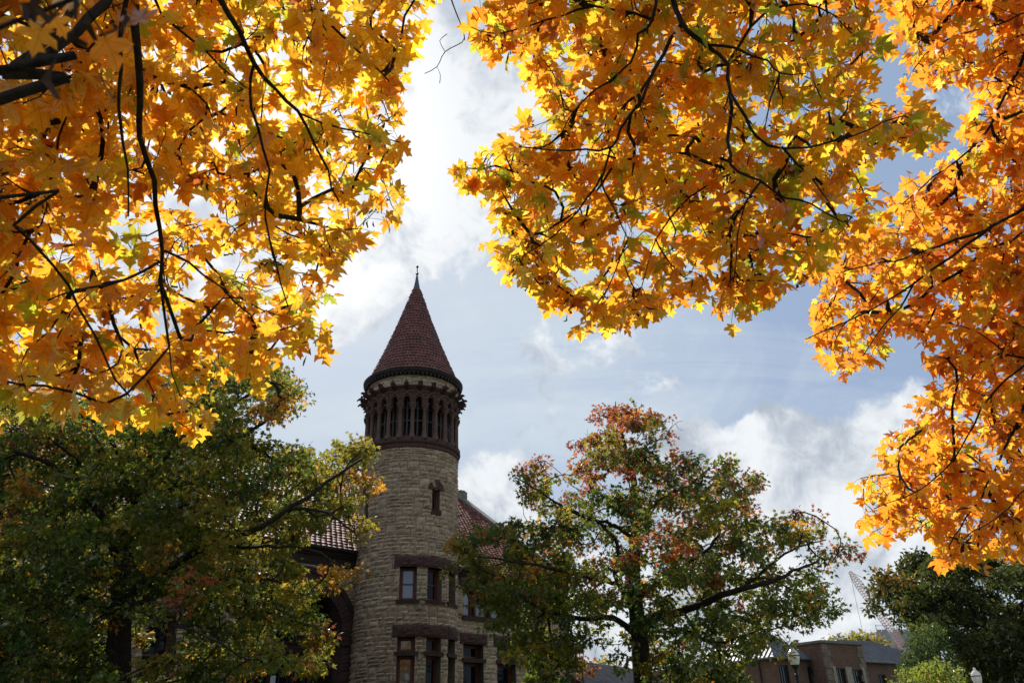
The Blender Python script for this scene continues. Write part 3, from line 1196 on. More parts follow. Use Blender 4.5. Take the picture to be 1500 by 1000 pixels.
    # inner screen: tympanum with round lights, beam, posts and doors
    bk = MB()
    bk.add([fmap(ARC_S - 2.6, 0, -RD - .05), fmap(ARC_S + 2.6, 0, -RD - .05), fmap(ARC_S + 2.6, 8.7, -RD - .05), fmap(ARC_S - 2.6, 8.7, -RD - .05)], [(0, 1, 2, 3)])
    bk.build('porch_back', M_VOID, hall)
    circles = [(ARC_S, 7.35, 0.52), (ARC_S - 0.78, 6.22, 0.62), (ARC_S + 0.78, 6.22, 0.62), (ARC_S - 1.62, 6.9, 0.36), (ARC_S + 1.62, 6.9, 0.36)]
    # plate made of cells, leaving the round lights open
    pl = MB()
    ns_, nh_ = 84, 44
    for i in range(ns_):
        for j in range(nh_):
            s = ARC_S - 2.5 + 5.0 * (i + .5) / ns_
            h = 6.2 + 2.4 * (j + .5) / nh_
            if any(math.hypot(s - c[0], h - c[1]) < c[2] for c in circles) or math.hypot(s - ARC_S, h - ARC_H) > ARC_RI + .16:
                continue
            a, c = s - 2.5 / ns_, s + 2.5 / ns_
            e, f = h - 1.2 / nh_, h + 1.2 / nh_
            pl.add([fmap(a, e, -RD + .02), fmap(c, e, -RD + .02), fmap(c, f, -RD + .02), fmap(a, f, -RD + .02)], [(0, 1, 2, 3)])
    pl.build('tympanum', M_BROWN, hall)
    tr = MB()
    for c in circles:
        full = c[1] > 6.5
        pts = []
        for i in range(33):
            a = 2 * math.pi * i / 32 if full else math.pi * i / 32
            pts.append(fmap(c[0] + c[2] * math.cos(a), c[1] + c[2] * math.sin(a), -RD + .04))
        tr.tube(pts, 0.028, 6, cap=False)
        tr.tube(pts[::1], 0.028, 4, cap=False)
    tr.build('tracery', M_TRACERY, hall)
    be = MB()
    be.mbox(fmap, ARC_S - 2.5, ARC_S + 2.5, 5.74, 6.2, -RD - .02, -RD + .10)
    be.mbox(fmap, ARC_S - 2.5, ARC_S + 2.5, 6.12, 6.215, -RD + .10, -RD + .20)
    be.build('door_beam', M_BROWN, hall)
    cuts = [-2.4, -1.25, 0.0, 1.25, 2.4]
    for c in (-1.25, 0.0, 1.25, -2.2, -1.9, 1.9, 2.2):
        q = MB()
        p = fmap(ARC_S + c, 0, -RD + .14)
        q.lathe([(0.17, 0.0), (0.17, 0.3), (0.13, 0.38), (0.12, 5.2), (0.14, 5.24), (0.13, 5.3), (0.19, 5.55), (0.21, 5.6), (0.21, 5.74)], (p[0], p[1], 0), 14)
        q.build('door_column', M_BROWN2, hall, smooth=False)
    for a, c in ((-1.12, -0.14), (0.14, 1.12)):
        q = MB()
        s0, s1 = ARC_S + a, ARC_S + c
        q.mbox(fmap, s0, s1, 3.0, 5.70, -RD + .0, -RD + .07)
        d = q.build('door', M_DARKWOOD, hall)
        for s2, s3 in ((s0 + .08, (s0 + s1) / 2 - .04), ((s0 + s1) / 2 + .04, s1 - .08)):
            g = MB()
            m, r = (s2 + s3) / 2, (s3 - s2) / 2
            pts = [fmap(s2, 3.3, -RD + .078), fmap(s3, 3.3, -RD + .078)] + [fmap(m + r * math.cos(math.pi * i / 10), 5.1 + r * math.sin(math.pi * i / 10), -RD + .078) for i in range(11)]
            g.add(pts, [tuple(range(len(pts)))])
            g.build('pane', M_GLASS, d)


build_hall()

# sheet of paper taped inside the porch doors
pp = MB()
pc = np.array(fmap(ARC_S + 0.33, 0, -2.6 + .094))
nb = 6
vs, fs = [], []
for i in range(nb + 1):
    for j in range(2):
        s = ARC_S + 0.20 + 0.26 * j
        vs.append(fmap(s, 4.28 + 0.40 * i / nb, -2.505 + 0.006 * math.sin(i * 1.3 + j)))
        vs.append(fmap(s, 4.28 + 0.40 * i / nb, -2.508 + 0.006 * math.sin(i * 1.3 + j)))
for i in range(nb):
    q = i * 4
    fs += [(q, q + 2, q + 6, q + 4), (q + 1, q + 5, q + 7, q + 3), (q, q + 4, q + 5, q + 1), (q + 2, q + 3, q + 7, q + 6)]
fs += [(0, 1, 3, 2), (nb * 4, nb * 4 + 2, nb * 4 + 3, nb * 4 + 1)]
pp.add(vs, fs)
tag(recentre(pp.build('paper_notice', M_PAPER)), 'white paper notice taped to the dark door under the entrance arch', 'notice')

# ------------------------------------------------------------------ leaves and trees


def maple_templates():
    half = [(0.13, -0.06), (0.42, -0.08), (0.25, 0.12), (0.52, 0.17), (0.70, 0.46), (0.44, 0.44), (0.155, 0.45), (0.33, 0.71), (0.13, 0.78)]
    out = []
    R = random.Random(3)
    for k in range(16):
        jit = lambda p: (p[0] + R.uniform(-.04, .04), p[1] + R.uniform(-.035, .035))
        rt = [jit(p) for p in half]
        lf = [(-p[0], p[1]) for p in [jit(p) for p in half]]
        pts = [(0, 0)] + rt + [(R.uniform(-.04, .04), 1.0)] + lf[::-1]
        droop, fold, twist = R.uniform(-0.1, 1.2), R.uniform(-0.25, 0.8), R.uniform(-0.6, 0.6)
        v = [(0, 0.30, 0.0)]
        for x, y in pts:
            r2 = x * x + (y - .3) ** 2
            v.append((x * (1 - .1 * abs(fold)), y, -droop * r2 * 0.9 + fold * abs(x) * 0.55 + twist * x * (y - .3) + R.uniform(-.06, .06)))
        n = len(pts)
        f = [(0, 1 + i, 1 + (i + 1) % n) for i in range(n)]
        out.append((np.array(v) * np.array([1, 1, 1]), np.array(f)))
    return out


def star_templates():
    out = []
    R = random.Random(4)
    for k in range(6):
        pts = [(0.0, 0.0)]
        for a, r in ((-30, .42), (-8, .24), (18, .62), (42, .26), (62, .60)):
            rr = r * R.uniform(.9, 1.1)
            pts.append((rr * math.cos(rad(a)) * 1.0, .3 + rr * math.sin(rad(a))))
        rt = pts[1:]
        rt = [rt[0], rt[1], rt[2], rt[3]]
        full = [(0, 0)] + rt + [(.18, .52), (0, 1.0), (-.18, .52)] + [(-x, y) for x, y in rt[::-1]]
        dr = R.uniform(.1, .9)
        v = [(0, .32, 0)] + [(x, y, -dr * (x * x + (y - .3) ** 2) + R.uniform(-.05, .05)) for x, y in full]
        n = len(full)
        out.append((np.array(v), np.array([(0, 1 + i, 1 + (i + 1) % n) for i in range(n)])))
    return out


def oval_templates():
    out = []
    R = random.Random(5)
    for k in range(5):
        full = [(0, 0), (.24, .28), (.26, .55), (0, 1.0), (-.26, .55), (-.24, .28)]
        dr = R.uniform(-.2, .6)
        v = [(x, y, -dr * (y - .4) ** 2 + (0.18 if x else 0) * R.uniform(-.3, 1)) for x, y in full]
        out.append((np.array(v), np.array([(0, 1, 2), (0, 2, 3), (0, 3, 4), (0, 4, 5)])))
    return out


T_MAPLE, T_STAR, T_OVAL = maple_templates(), star_templates(), oval_templates()


def norm_rows(a):
    return a / np.maximum(np.linalg.norm(a, axis=1, keepdims=True), 1e-9)


def leaf_mesh(name, templates, pos, tip, nor, size, tint, mat, parent, smooth=True, blade=False):
    pos, tip, nor, size, tint = map(np.asarray, (pos, tip, nor, size, tint))
    tip = norm_rows(tip)
    nor = norm_rows(nor - tip * np.sum(nor * tip, axis=1, keepdims=True))
    side = np.cross(tip, nor)
    which = rng.integers(0, len(templates), len(pos))
    V, Fc, T, B = [], [], [], []
    base = 0
    for k, (tv, tf) in enumerate(templates):
        idx = np.nonzero(which == k)[0]
        if not len(idx):
            continue
        w_ = size[idx][:, None, None]
        v = pos[idx][:, None, :] + w_ * (tv[None, :, 0:1] * side[idx][:, None, :] + tv[None, :, 1:2] * tip[idx][:, None, :] + tv[None, :, 2:3] * nor[idx][:, None, :])
        nv = tv.shape[0]
        V.append(v.reshape(-1, 3))
        Fc.append((tf[None] + (base + np.arange(len(idx)) * nv)[:, None, None]).reshape(-1, 3))
        T.append(np.repeat(tint[idx], nv, axis=0))
        if blade:
            B.append(np.tile(tv, (len(idx), 1)))
        base += nv * len(idx)
    V, Fc, T = np.concatenate(V), np.concatenate(Fc), np.concatenate(T)
    V = V - origin_of(parent)
    me = bpy.data.meshes.new(name)
    me.vertices.add(len(V))
    me.vertices.foreach_set('co', V.astype(np.float32).ravel())
    me.loops.add(len(Fc) * 3)
    me.loops.foreach_set('vertex_index', Fc.astype(np.int32).ravel())
    me.polygons.add(len(Fc))
    me.polygons.foreach_set('loop_start', np.arange(0, len(Fc) * 3, 3, dtype=np.int32))
    me.polygons.foreach_set('use_smooth', np.full(len(Fc), smooth))
    me.update(calc_edges=True)
    at = me.attributes.new('tint', 'FLOAT_COLOR', 'POINT')
    at.data.foreach_set('color', np.concatenate([T, np.ones((len(T), 1))], axis=1).astype(np.float32).ravel())
    if blade:
        bt = me.attributes.new('blade', 'FLOAT_VECTOR', 'POINT')
        bt.data.foreach_set('vector', np.concatenate(B).astype(np.float32).ravel())
    me.materials.append(mat)
    o = bpy.data.objects.new(name, me)
    COL.objects.link(o)
    o.parent = parent
    return o


def in_poly(px, py, poly):
    poly = np.array(poly, float)
    inside = np.zeros(len(px), bool)
    j = len(poly) - 1
    for i in range(len(poly)):
        xi, yi = poly[i]
        xj, yj = poly[j]
        hit = ((yi > py) != (yj > py)) & (px < (xj - xi) * (py - yi) / (yj - yi + 1e-12) + xi)
        inside ^= hit
        j = i
    return inside


_NG = rng.random((32, 32, 32))


def vnoise(p, scale):
    """value noise in space, 0..1"""
    q = np.asarray(p) * scale
    i = np.floor(q).astype(int)
    f = q - i
    f = f * f * (3 - 2 * f)
    r = 0
    for a in (0, 1):
        for b in (0, 1):
            for c in (0, 1):
                wgt = (f[:, 0] if a else 1 - f[:, 0]) * (f[:, 1] if b else 1 - f[:, 1]) * (f[:, 2] if c else 1 - f[:, 2])
                r = r + wgt * _NG[(i[:, 0] + a) % 32, (i[:, 1] + b) % 32, (i[:, 2] + c) % 32]
    return r


def resample(pts, step):
    pts = np.asarray(pts, float)
    # Catmull-Rom through the traced points
    P = np.vstack([2 * pts[0] - pts[1], pts, 2 * pts[-1] - pts[-2]])
    out = []
    for i in range(1, len(P) - 2):
        n = max(2, int(np.linalg.norm(P[i + 1] - P[i]) / step))
        for k in range(n):
            t = k / n
            out.append(0.5 * ((2 * P[i]) + (-P[i - 1] + P[i + 1]) * t + (2 * P[i - 1] - 5 * P[i] + 4 * P[i + 1] - P[i + 2]) * t * t + (-P[i - 1] + 3 * P[i] - 3 * P[i + 1] + P[i + 2]) * t ** 3))
    out.append(P[-2])
    return np.array(out)


def grow(branches, att, step, wob, r_tip, r_pow=0.42, r_max=9):
    """join every spray point to the nearest wood; returns twig polylines with radii and, per spray, its end direction"""
    pos, dirs, par, nr = [], [], [], []
    for pts, rs in branches:
        for i, p in enumerate(pts):
            a = pts[max(i - 1, 0)]
            b = pts[min(i + 1, len(pts) - 1)]
            pos.append(p)
            dirs.append(unit(b - a))
            par.append(-1)
            nr.append(rs[i])
    cap = len(pos) + len(att) * 14
    P = np.zeros((cap, 3))
    D = np.zeros((cap, 3))
    n0 = n = len(pos)
    P[:n] = pos
    D[:n] = dirs
    par = par + [-1] * (cap - n)
    d0 = np.min(np.linalg.norm(att[:, None, :] - P[None, :n:2, :], axis=2), axis=1)
    order = np.argsort(d0)
    lines = []
    ends = np.zeros_like(att)
    for k in order:
        tgt = att[k]
        v = tgt - P[:n]
        dist = np.linalg.norm(v, axis=1) + 1e-6
        cosv = np.sum(v * D[:n], axis=1) / dist
        cost = dist * (1.0 + 0.45 * (1 - cosv))
        j = int(np.argmin(cost))
        L = dist[j]
        m = int(min(12, max(2, L / step)))
        p0, t0 = P[j], D[j]
        c1 = p0 + t0 * L * 0.35 + rng.normal(0, wob * L, 3)
        c2 = tgt - unit(v[j]) * L * 0.3 + rng.normal(0, wob * L, 3)
        ids = [j]
        for q in range(1, m + 1):
            t = q / m
            x = (1 - t) ** 3 * p0 + 3 * (1 - t) ** 2 * t * c1 + 3 * (1 - t) * t * t * c2 + t ** 3 * tgt
            P[n] = x
            D[n] = unit(x - P[ids[-1]])
            par[n] = ids[-1]
            ids.append(n)
            n += 1
        ends[k] = D[n - 1]
        lines.append(ids)
    cnt = np.zeros(n)
    for ids in lines:
        cnt[ids[-1]] += 1
    for i in range(n - 1, n0 - 1, -1):
        cnt[par[i]] += cnt[i]
    out = []
    for ids in lines:
        rs = [min(r_tip * max(cnt[i], 1) ** r_pow, r_tip * r_max) for i in ids]
        if ids[0] < n0:
            rs[0] = min(rs[1] * 1.25, nr[ids[0]])
        else:
            rs[0] = min(rs[0], rs[1] * 1.15)
        out.append((P[ids].copy(), rs))
    return out, ends, P[:n].copy()


def pick_colors(n, palette, wts, jitter=0.12):
    wts = np.asarray(wts, float)
    if wts.ndim == 1:
        wts = np.tile(wts, (n, 1))
    c = np.cumsum(wts, axis=1)
    r = rng.random(n)[:, None] * c[:, -1:]
    k = np.argmax(r <= c, axis=1)
    col = np.array(palette)[k]
    col = col * (1 + rng.normal(0, jitter, (n, 1))) * (1 + rng.normal(0, jitter * 0.5, (n, 3)))
    return np.clip(col, 0.002, 0.95)


def spread(pts, dmin):
    """thin a point set so that no two are closer than dmin"""
    keep = []
    grid = {}
    for i, p in enumerate(pts):
        g = tuple(np.floor(p / dmin).astype(int))
        ok = True
        for a in (-1, 0, 1):
            for b in (-1, 0, 1):
                for c in (-1, 0, 1):
                    for q in grid.get((g[0] + a, g[1] + b, g[2] + c), ()):
                        if np.sum((pts[q] - p) ** 2) < dmin * dmin:
                            ok = False
        if ok:
            keep.append(i)
            grid.setdefault(g, []).append(i)
    return pts[keep]


GOLD, AMBER, LIME, ORNG, RUST, YEL = (0.92, 0.56, 0.045), (0.91, 0.45, 0.032), (0.46, 0.49, 0.04), (0.90, 0.33, 0.03), (0.46, 0.15, 0.03), (0.92, 0.70, 0.11)


def foreground_maple(label, base, trunk_pts, traced, poly, dist_fn, n_try, dmin, weights_fn, leaf, bare=(), drop=None, per=(5, 8), extra=None):
    root = empty('maple_tree', base, label, 'tree', 'golden maples leaning over the view')
    tp = resample(trunk_pts, 0.25)
    tr = MB()
    k = len(tp)
    tr.tube(tp, np.linspace(0.24, 0.10, k) * (1 + 0.5 * np.exp(-np.arange(k) / 3.0)), 14)
    tr.build('trunk', M_BARK, root, smooth=True)
    br = [(tp[k // 2:], np.linspace(.12, .1, k - k // 2))]
    for pix, r0, r1, dd in traced:
        pts = []
        for i, q in enumerate(pix):
            if len(q) == 3 and not isinstance(q, tuple):
                pts.append(np.array(q))
            else:
                pts.append(at_d(q[0], q[1], dist_fn(q[0], q[1], 0.0) - 0.12 + dd * 0.6 + 0.025 * math.sin(i * 1.9 + dd * 7)))
        pts = resample(pts, 0.07)
        pts[1:-1] += rng.normal(0, 0.004, (len(pts) - 2, 3))
        rs = np.linspace(r0 * .72, r1 * .72, len(pts)) * (1 + rng.normal(0, .06, len(pts)))
        b = MB()
        b.tube(pts, rs, 8)
        b.build('branch', M_BARK2, root, smooth=True)
        br.append((pts, rs))
    for pix, r0, r1, dd in bare:
        b = MB()
        for sub in pix:
            pts = resample([at_d(q[0], q[1], dist_fn(q[0], q[1], .5) + dd) for q in sub], 0.03)
            b.tube(pts, np.linspace(r0, r1, len(pts)), 5)
            r0 = r0 * .6
        b.build('bare_twig', M_BARK2, root, smooth=True)
    pa = np.array(poly, float)
    lo, hi = pa.min(0), pa.max(0)
    xy = rng.random((n_try, 2)) * (hi - lo) + lo
    xy = xy[in_poly(xy[:, 0], xy[:, 1], poly)]
    if drop:
        keep = np.ones(len(xy), bool)
        for pg, pr in drop:
            ins = in_poly(xy[:, 0], xy[:, 1], pg)
            keep &= ~(ins & (rng.random(len(xy)) < pr))
        xy = xy[keep]
    att = np.array([at_d(x, y, dist_fn(x, y, r)) for (x, y), r in zip(xy, rng.random(len(xy)))])
    nz = vnoise(att, 2.2)
    att = att[rng.random(len(att)) < 0.35 + 0.9 * nz]
    att = spread(att, dmin)
    if extra is not None:
        att = np.vstack([att, extra])
    lines, ends, _ = grow(br, att, 0.09, 0.10, 0.0025)
    tw = MB()
    for pts, rs in lines:
        tw.tube(pts, rs, 4, cap=False)
    pos, tip, nor = [], [], []
    anchor = []
    G = np.array([0, 0, -1.0])
    sd = MB()
    for k, p in enumerate(att):
        D = ends[k]
        s = unit(np.cross(D, np.array([0, 0, 1.0])) + rng.normal(0, .25, 3))
        m = rng.integers(per[0], per[1])
        for i in range(m):
            q = p - D * (0.045 * (i // 2)) * (1 + rng.random())
            sg = (1 if i % 2 else -1) if i else 0
            pd = unit(sg * s * 0.9 + D * (0.9 if i == 0 else 0.45) + G * rng.uniform(0.0, .5) + rng.normal(0, .3, 3))
            b0 = q + pd * rng.uniform(.03, .085)
            tw.tube([q, (q + b0) / 2 + G * -0.004, b0], [0.0014, 0.0011, 0.0011], 3, cap=False)
            pos.append(b0)
            tip.append(unit(pd * 0.8 + G * rng.uniform(0.1, 1.15) + rng.normal(0, .30, 3)))
            nor.append(np.array([0, 0, 0.75]) + SUN * 0.55 + rng.normal(0, .42, 3))
            anchor.append(p)
        if rng.random() < 0.30:
            c = p - D * rng.uniform(0.02, .12)
            for i in range(rng.integers(6, 14)):
                e = c + rng.normal(0, .028, 3) + G * rng.uniform(.01, .06)
                dv = unit(rng.normal(0, 1, 3) + G * 0.8)
                wv = unit(np.cross(dv, rng.normal(0, 1, 3))) * 0.0048
                L = rng.uniform(.016, .03)
                sd.add([c + (e - c) * .7, e + wv, e + dv * L + wv * .7, e + dv * L * 1.1 - wv * .4, e - wv], [(0, 1, 4), (1, 2, 3, 4)])
    tw.build('twigs', M_BARK2, root, smooth=True)
    sd.build('seed_clusters', M_SEED, root)
    pos, tip, nor, anchor = map(np.array, (pos, tip, nor, anchor))
    size = np.clip(rng.normal(leaf, leaf * .17, len(pos)), leaf * .55, leaf * 1.4)
    size[np.linalg.norm(pos - CAM, axis=1) < 1.6] *= 0.62
    size[pos[:, 1] < -4] *= 1.8
    pal, wts = weights_fn(pos)
    leaf_mesh('crown', T_MAPLE, pos, tip, nor, size, pick_colors(len(pos), pal, wts), M_MAPLE, root, blade=True)
    print(label[:24], 'sprays', len(att), 'leaves', len(pos))
    return root


PAL = [GOLD, AMBER, LIME, ORNG, RUST, YEL]

# -- left maple
POLY_L = [(-160, -190), (690, -190), (655, -20), (630, 12), (598, 40), (578, 70), (580, 110), (566, 140), (572, 170), (584, 200), (582, 222), (555, 232), (556, 262), (592, 290), (596, 335), (575, 355),
          (530, 355), (490, 385), (462, 410), (468, 440), (482, 470), (478, 500), (440, 505), (412, 525), (380, 545), (350, 570), (330, 590), (322, 625), (296, 640), (262, 625), (232, 612), (200, 598),
          (150, 605), (110, 595), (70, 560), (45, 570), (20, 605), (-40, 610), (-160, 600)]


def dist_l(x, y, r):
    near = max(0.0, min(1.0, (260 - x) / 420.0)) * 0.9 + max(0.0, min(1.0, (y - 420) / 260.0)) * 0.35
    return 4.3 - near + (r - 0.45) * 1.35


def w_l(p):
    n = vnoise(p, 1.3)
    n2 = vnoise(p + 9.0, 2.4)
    W = np.zeros((len(p), 6))
    W[:, 0] = 1.0
    W[:, 1] = 0.9 + 0.6 * n
    W[:, 2] = np.clip((n2 - 0.42) * 1.5, 0.02, 1)
    W[:, 3] = np.clip((n - 0.40) * 1.3, 0.06, 1)
    W[:, 4] = 0.05
    W[:, 5] = 0.16
    near = np.linalg.norm(p - CAM, axis=1) < 1.6
    W[near] = (0, 0.4, 0, 1.6, 0.3, 0)
    return PAL, W


tr_l = [
    ([[-5.6, 2.2, 2.6], (-70, 170), (10, 108), (62, 82), (112, 42), (152, 4), (215, -70), (330, -150)], 0.038, 0.020, -0.2),
    ([[-5.5, 2.3, 3.0], (-60, 120), (20, 95), (80, 50), (130, -30), (180, -120)], 0.030, 0.015, -0.35),
    ([(215, -70), (200, -20), (198, 40), (208, 119), (205, 178), (213, 231), (231, 297), (238, 370), (236, 422), (248, 508)], 0.024, 0.006, 0.0),
    ([(330, -150), (318, -50), (323, 0), (350, 46), (372, 94), (403, 132), (436, 165), (462, 211), (480, 250), (497, 296)], 0.019, 0.005, 0.0),
    ([(372, 94), (366, 132), (376, 185), (393, 251), (389, 317), (403, 383), (422, 449)], 0.010, 0.004, 0.0),
    ([(215, -70), (234, 20), (277, 53), (323, 99), (358, 127)], 0.010, 0.004, 0.2),
    ([(190, -40), (178, 60), (175, 132), (175, 185), (185, 244), (188, 317)], 0.013, 0.004, -0.3),
    ([(238, 366), (277, 383), (323, 422), (368, 462)], 0.008, 0.004, 0.05),
    ([(234, 383), (185, 409), (130, 420), (70, 440)], 0.009, 0.004, -0.1),
    ([(330, -150), (420, -60), (480, 30), (540, 90), (570, 120)], 0.014, 0.004, 0.3),
    ([(436, 165), (500, 190), (560, 200), (600, 212)], 0.007, 0.003, 0.1),
    ([[-5.5, 2.3, 2.7], (-80, 300), (20, 330), (100, 420), (150, 520), (190, 580)], 0.020, 0.005, -0.2),
    ([(330, -150), (250, -60), (120, 90), (90, 200), (60, 330)], 0.012, 0.004, 0.5),
]
foreground_maple('golden leaved maple overhanging the left part of the stone hall', (-5.9, 1.9, 0), [(-5.9, 1.9, 0), (-5.85, 1.95, 1.2), (-5.6, 2.2, 2.6), (-5.5, 2.6, 4.2), (-5.4, 2.8, 6.0)], tr_l, POLY_L, dist_l, 2000, 0.118, w_l, 0.079,
                 bare=[([[(652, -30), (664, 8), (678, 44), (681, 60)], [(680, 52), (677, 62), (652, 76), (640, 98), (622, 108)], [(652, 76), (644, 60), (655, 50)], [(640, 98), (645, 110), (644, 122)]], 0.005, 0.0022, 0.2)],
                 extra=np.array([at_d(170, -28, 1.05), at_d(-12, 45, 1.0)]),
                 drop=[([(280, 300), (420, 220), (470, 330), (420, 420), (300, 400)], .35), ([(360, 60), (430, 40), (440, 110)], .5)])

# -- centre maple
POLY_C = [(680, -190), (1300, -190), (1290, -10), (1272, 30), (1272, 70), (1262, 100), (1272, 125), (1258, 150), (1290, 165), (1340, 160), (1372, 178), (1362, 200), (1300, 212), (1270, 228), (1255, 262), (1290, 290),
          (1275, 330), (1235, 360), (1200, 385), (1170, 412), (1120, 430), (1072, 452), (1040, 434), (1000, 440), (965, 455), (920, 458), (880, 474), (850, 462), (815, 434), (775, 414), (735, 418), (718, 385),
          (735, 330), (742, 305), (722, 275), (694, 284), (676, 266), (674, 245), (705, 216), (744, 207), (766, 180), (800, 168), (818, 150), (795, 132), (770, 112), (742, 78), (704, 68), (696, 45), (702, 0)]


def dist_c(x, y, r):
    return 4.15 + 0.5 * max(0, (300 - y) / 500.0) + (r - 0.45) * 1.25 + 0.4 * max(0.0, (x - 1100) / 300.0)


def w_c(p):
    n = vnoise(p, 1.4)
    n2 = vnoise(p + 5.0, 2.2)
    low = np.clip((3.0 - p[:, 2]) / 1.2, -0.5, 1.0)
    rt = np.clip((p[:, 0] - 0.6) / 1.2, 0, 1)
    W = np.zeros((len(p), 6))
    W[:, 0] = 0.8
    W[:, 1] = 0.9 + 0.4 * n
    W[:, 2] = np.clip((n2 - 0.34) * 2.8 + 0.6 * low + 0.9 * rt, 0.10, 3)
    W[:, 3] = np.clip((n - 0.35) * 1.0 - 0.2 * low, 0.05, 1)
    W[:, 4] = 0.06
    W[:, 5] = 0.12
    return PAL, W


tr_c = [
    ([[2.6, -1.4, 5.3], [1.9, 0.4, 5.6], (1000, -150), (985, -30), (985, 0), (997, 32), (1015, 55), (1040, 70), (1065, 95), (1069, 135), (1090, 170), (1110, 200), (1145, 215), (1190, 213), (1250, 200), (1295, 178)], 0.05, 0.004, 0.0),
    ([(1069, 135), (1070, 180), (1067, 225), (1080, 250), (1115, 265), (1150, 290), (1190, 300), (1235, 325)], 0.012, 0.004, 0.0),
    ([(998, 36), (985, 57), (960, 100), (940, 145), (910, 190), (895, 215), (855, 220), (810, 220), (760, 215)], 0.013, 0.004, 0.0),
    ([(895, 215), (882, 255), (885, 280), (905, 315), (920, 350)], 0.008, 0.003, 0.0),
    ([(1000, -150), (962, -60), (957, 30), (935, 50), (925, 90), (890, 120), (850, 150), (820, 200)], 0.014, 0.004, 0.1),
    ([(1035, 66), (1080, 70), (1125, 90), (1142, 108), (1180, 108)], 0.009, 0.003, 0.0),
    ([(1145, 215), (1170, 240), (1205, 280), (1230, 330)], 0.008, 0.003, 0.0),
    ([(882, 255), (860, 290), (830, 330), (790, 360), (750, 385)], 0.007, 0.003, 0.1),
    ([(1115, 265), (1090, 300), (1080, 345), (1075, 410)], 0.007, 0.003, 0.0),
    ([(1142, 108), (1128, 145), (1120, 190)], 0.006, 0.003, 0.1),
    ([(957, 30), (870, 10), (800, 30), (730, 50), (690, 40)], 0.009, 0.003, 0.3),
    ([(1065, 95), (1120, 20), (1200, 10), (1260, 60)], 0.010, 0.003, 0.4),
    ([(920, 350), (900, 400), (880, 445)], 0.005, 0.003, 0.0),
    ([(1080, 250), (1010, 290), (960, 350), (940, 420)], 0.007, 0.003, 0.4),
]
_q = norm_rows(rng.normal(0, 1, (1000, 3))) * (rng.random((1000, 1)) ** .4) * np.array([3.8, 3.6, 3.2]) + np.array([3.7, -9.5, 9.2])
foreground_maple('green and gold maple branches reaching down above the red and green tree', (2.9, -2.2, 0), [(2.9, -2.2, 0), (2.85, -2.2, 1.5), (2.75, -1.9, 3.6), (2.6, -1.4, 5.3), (2.5, -1.0, 7.0)], tr_c, POLY_C, dist_c, 2100, 0.115, w_c, 0.077,
                 extra=_q, drop=[([(820, 110), (880, 100), (890, 150), (830, 160)], .7), ([(1180, 260), (1255, 262), (1240, 300)], .6)])

# -- right maple, further off and more orange
POLY_R = [(1310, -190), (1700, -190), (1700, 850), (1500, 815), (1450, 795), (1425, 815), (1385, 820), (1365, 790), (1340, 762), (1300, 775), (1272, 780), (1262, 755), (1250, 720), (1245, 700), (1275, 690), (1300, 655),
          (1318, 630), (1340, 600), (1368, 572), (1362, 520), (1345, 478), (1300, 475), (1285, 512), (1262, 535), (1200, 525), (1185, 512), (1155, 495), (1195, 465), (1195, 430), (1210, 370), (1262, 335), (1300, 320),
          (1305, 290), (1335, 258), (1378, 235), (1410, 212), (1418, 175), (1425, 120), (1385, 122), (1345, 132), (1325, 105), (1318, 50), (1306, 0)]


def dist_r(x, y, r):
    return 6.0 + (r - 0.45) * 1.6 - 0.5 * max(0.0, (x - 1350) / 200.0) * (1 if y > 300 else 0)


def w_r(p):
    n = vnoise(p, 1.0)
    n2 = vnoise(p + 3.0, 1.9)
    W = np.zeros((len(p), 6))
    W[:, 0] = 0.25
    W[:, 1] = 0.9
    W[:, 2] = np.clip((n2 - 0.52) * 1.2, 0.02, 1)
    W[:, 3] = 0.85 + 0.7 * n
    W[:, 4] = 0.15
    W[:, 5] = 0.06
    return PAL, W


tr_r = [
    ([[6.9, 4.6, 3.0], (1640, 250), (1560, 280), (1490, 310), (1436, 345), (1377, 387), (1340, 412), (1300, 440), (1240, 470), (1180, 497)], 0.05, 0.004, 0.0),
    ([(1450, 336), (1400, 350), (1352, 370), (1290, 385), (1230, 400)], 0.012, 0.004, 0.1),
    ([[6.8, 4.7, 2.6], (1640, 420), (1540, 500), (1450, 580), (1400, 670), (1340, 720), (1280, 745)], 0.03, 0.004, 0.1),
    ([[6.8, 4.8, 4.6], (1640, -60), (1540, 0), (1450, 40), (1380, 60), (1340, 100)], 0.03, 0.004, 0.2),
    ([[6.9, 4.6, 2.4], (1640, 560), (1560, 650), (1480, 740), (1410, 790)], 0.025, 0.004, -0.2),
    ([(1540, 0), (1480, 120), (1440, 200), (1380, 250), (1320, 300)], 0.016, 0.004, 0.4),
    ([(1540, 500), (1480, 640), (1430, 740), (1390, 800)], 0.014, 0.004, 0.5),
    ([(1340, 412), (1320, 450), (1290, 480), (1265, 520)], 0.008, 0.004, -0.1),
]
foreground_maple('orange leaved maple hanging down the right edge beside the sky gap', (7.2, 4.3, 0), [(7.2, 4.3, 0), (7.15, 4.35, 1.0), (6.9, 4.6, 2.6), (6.8, 4.75, 4.6), (6.7, 4.9, 7.0)], tr_r, POLY_R, dist_r, 3500, 0.126, w_r, 0.082)

# -- mid-distance trees


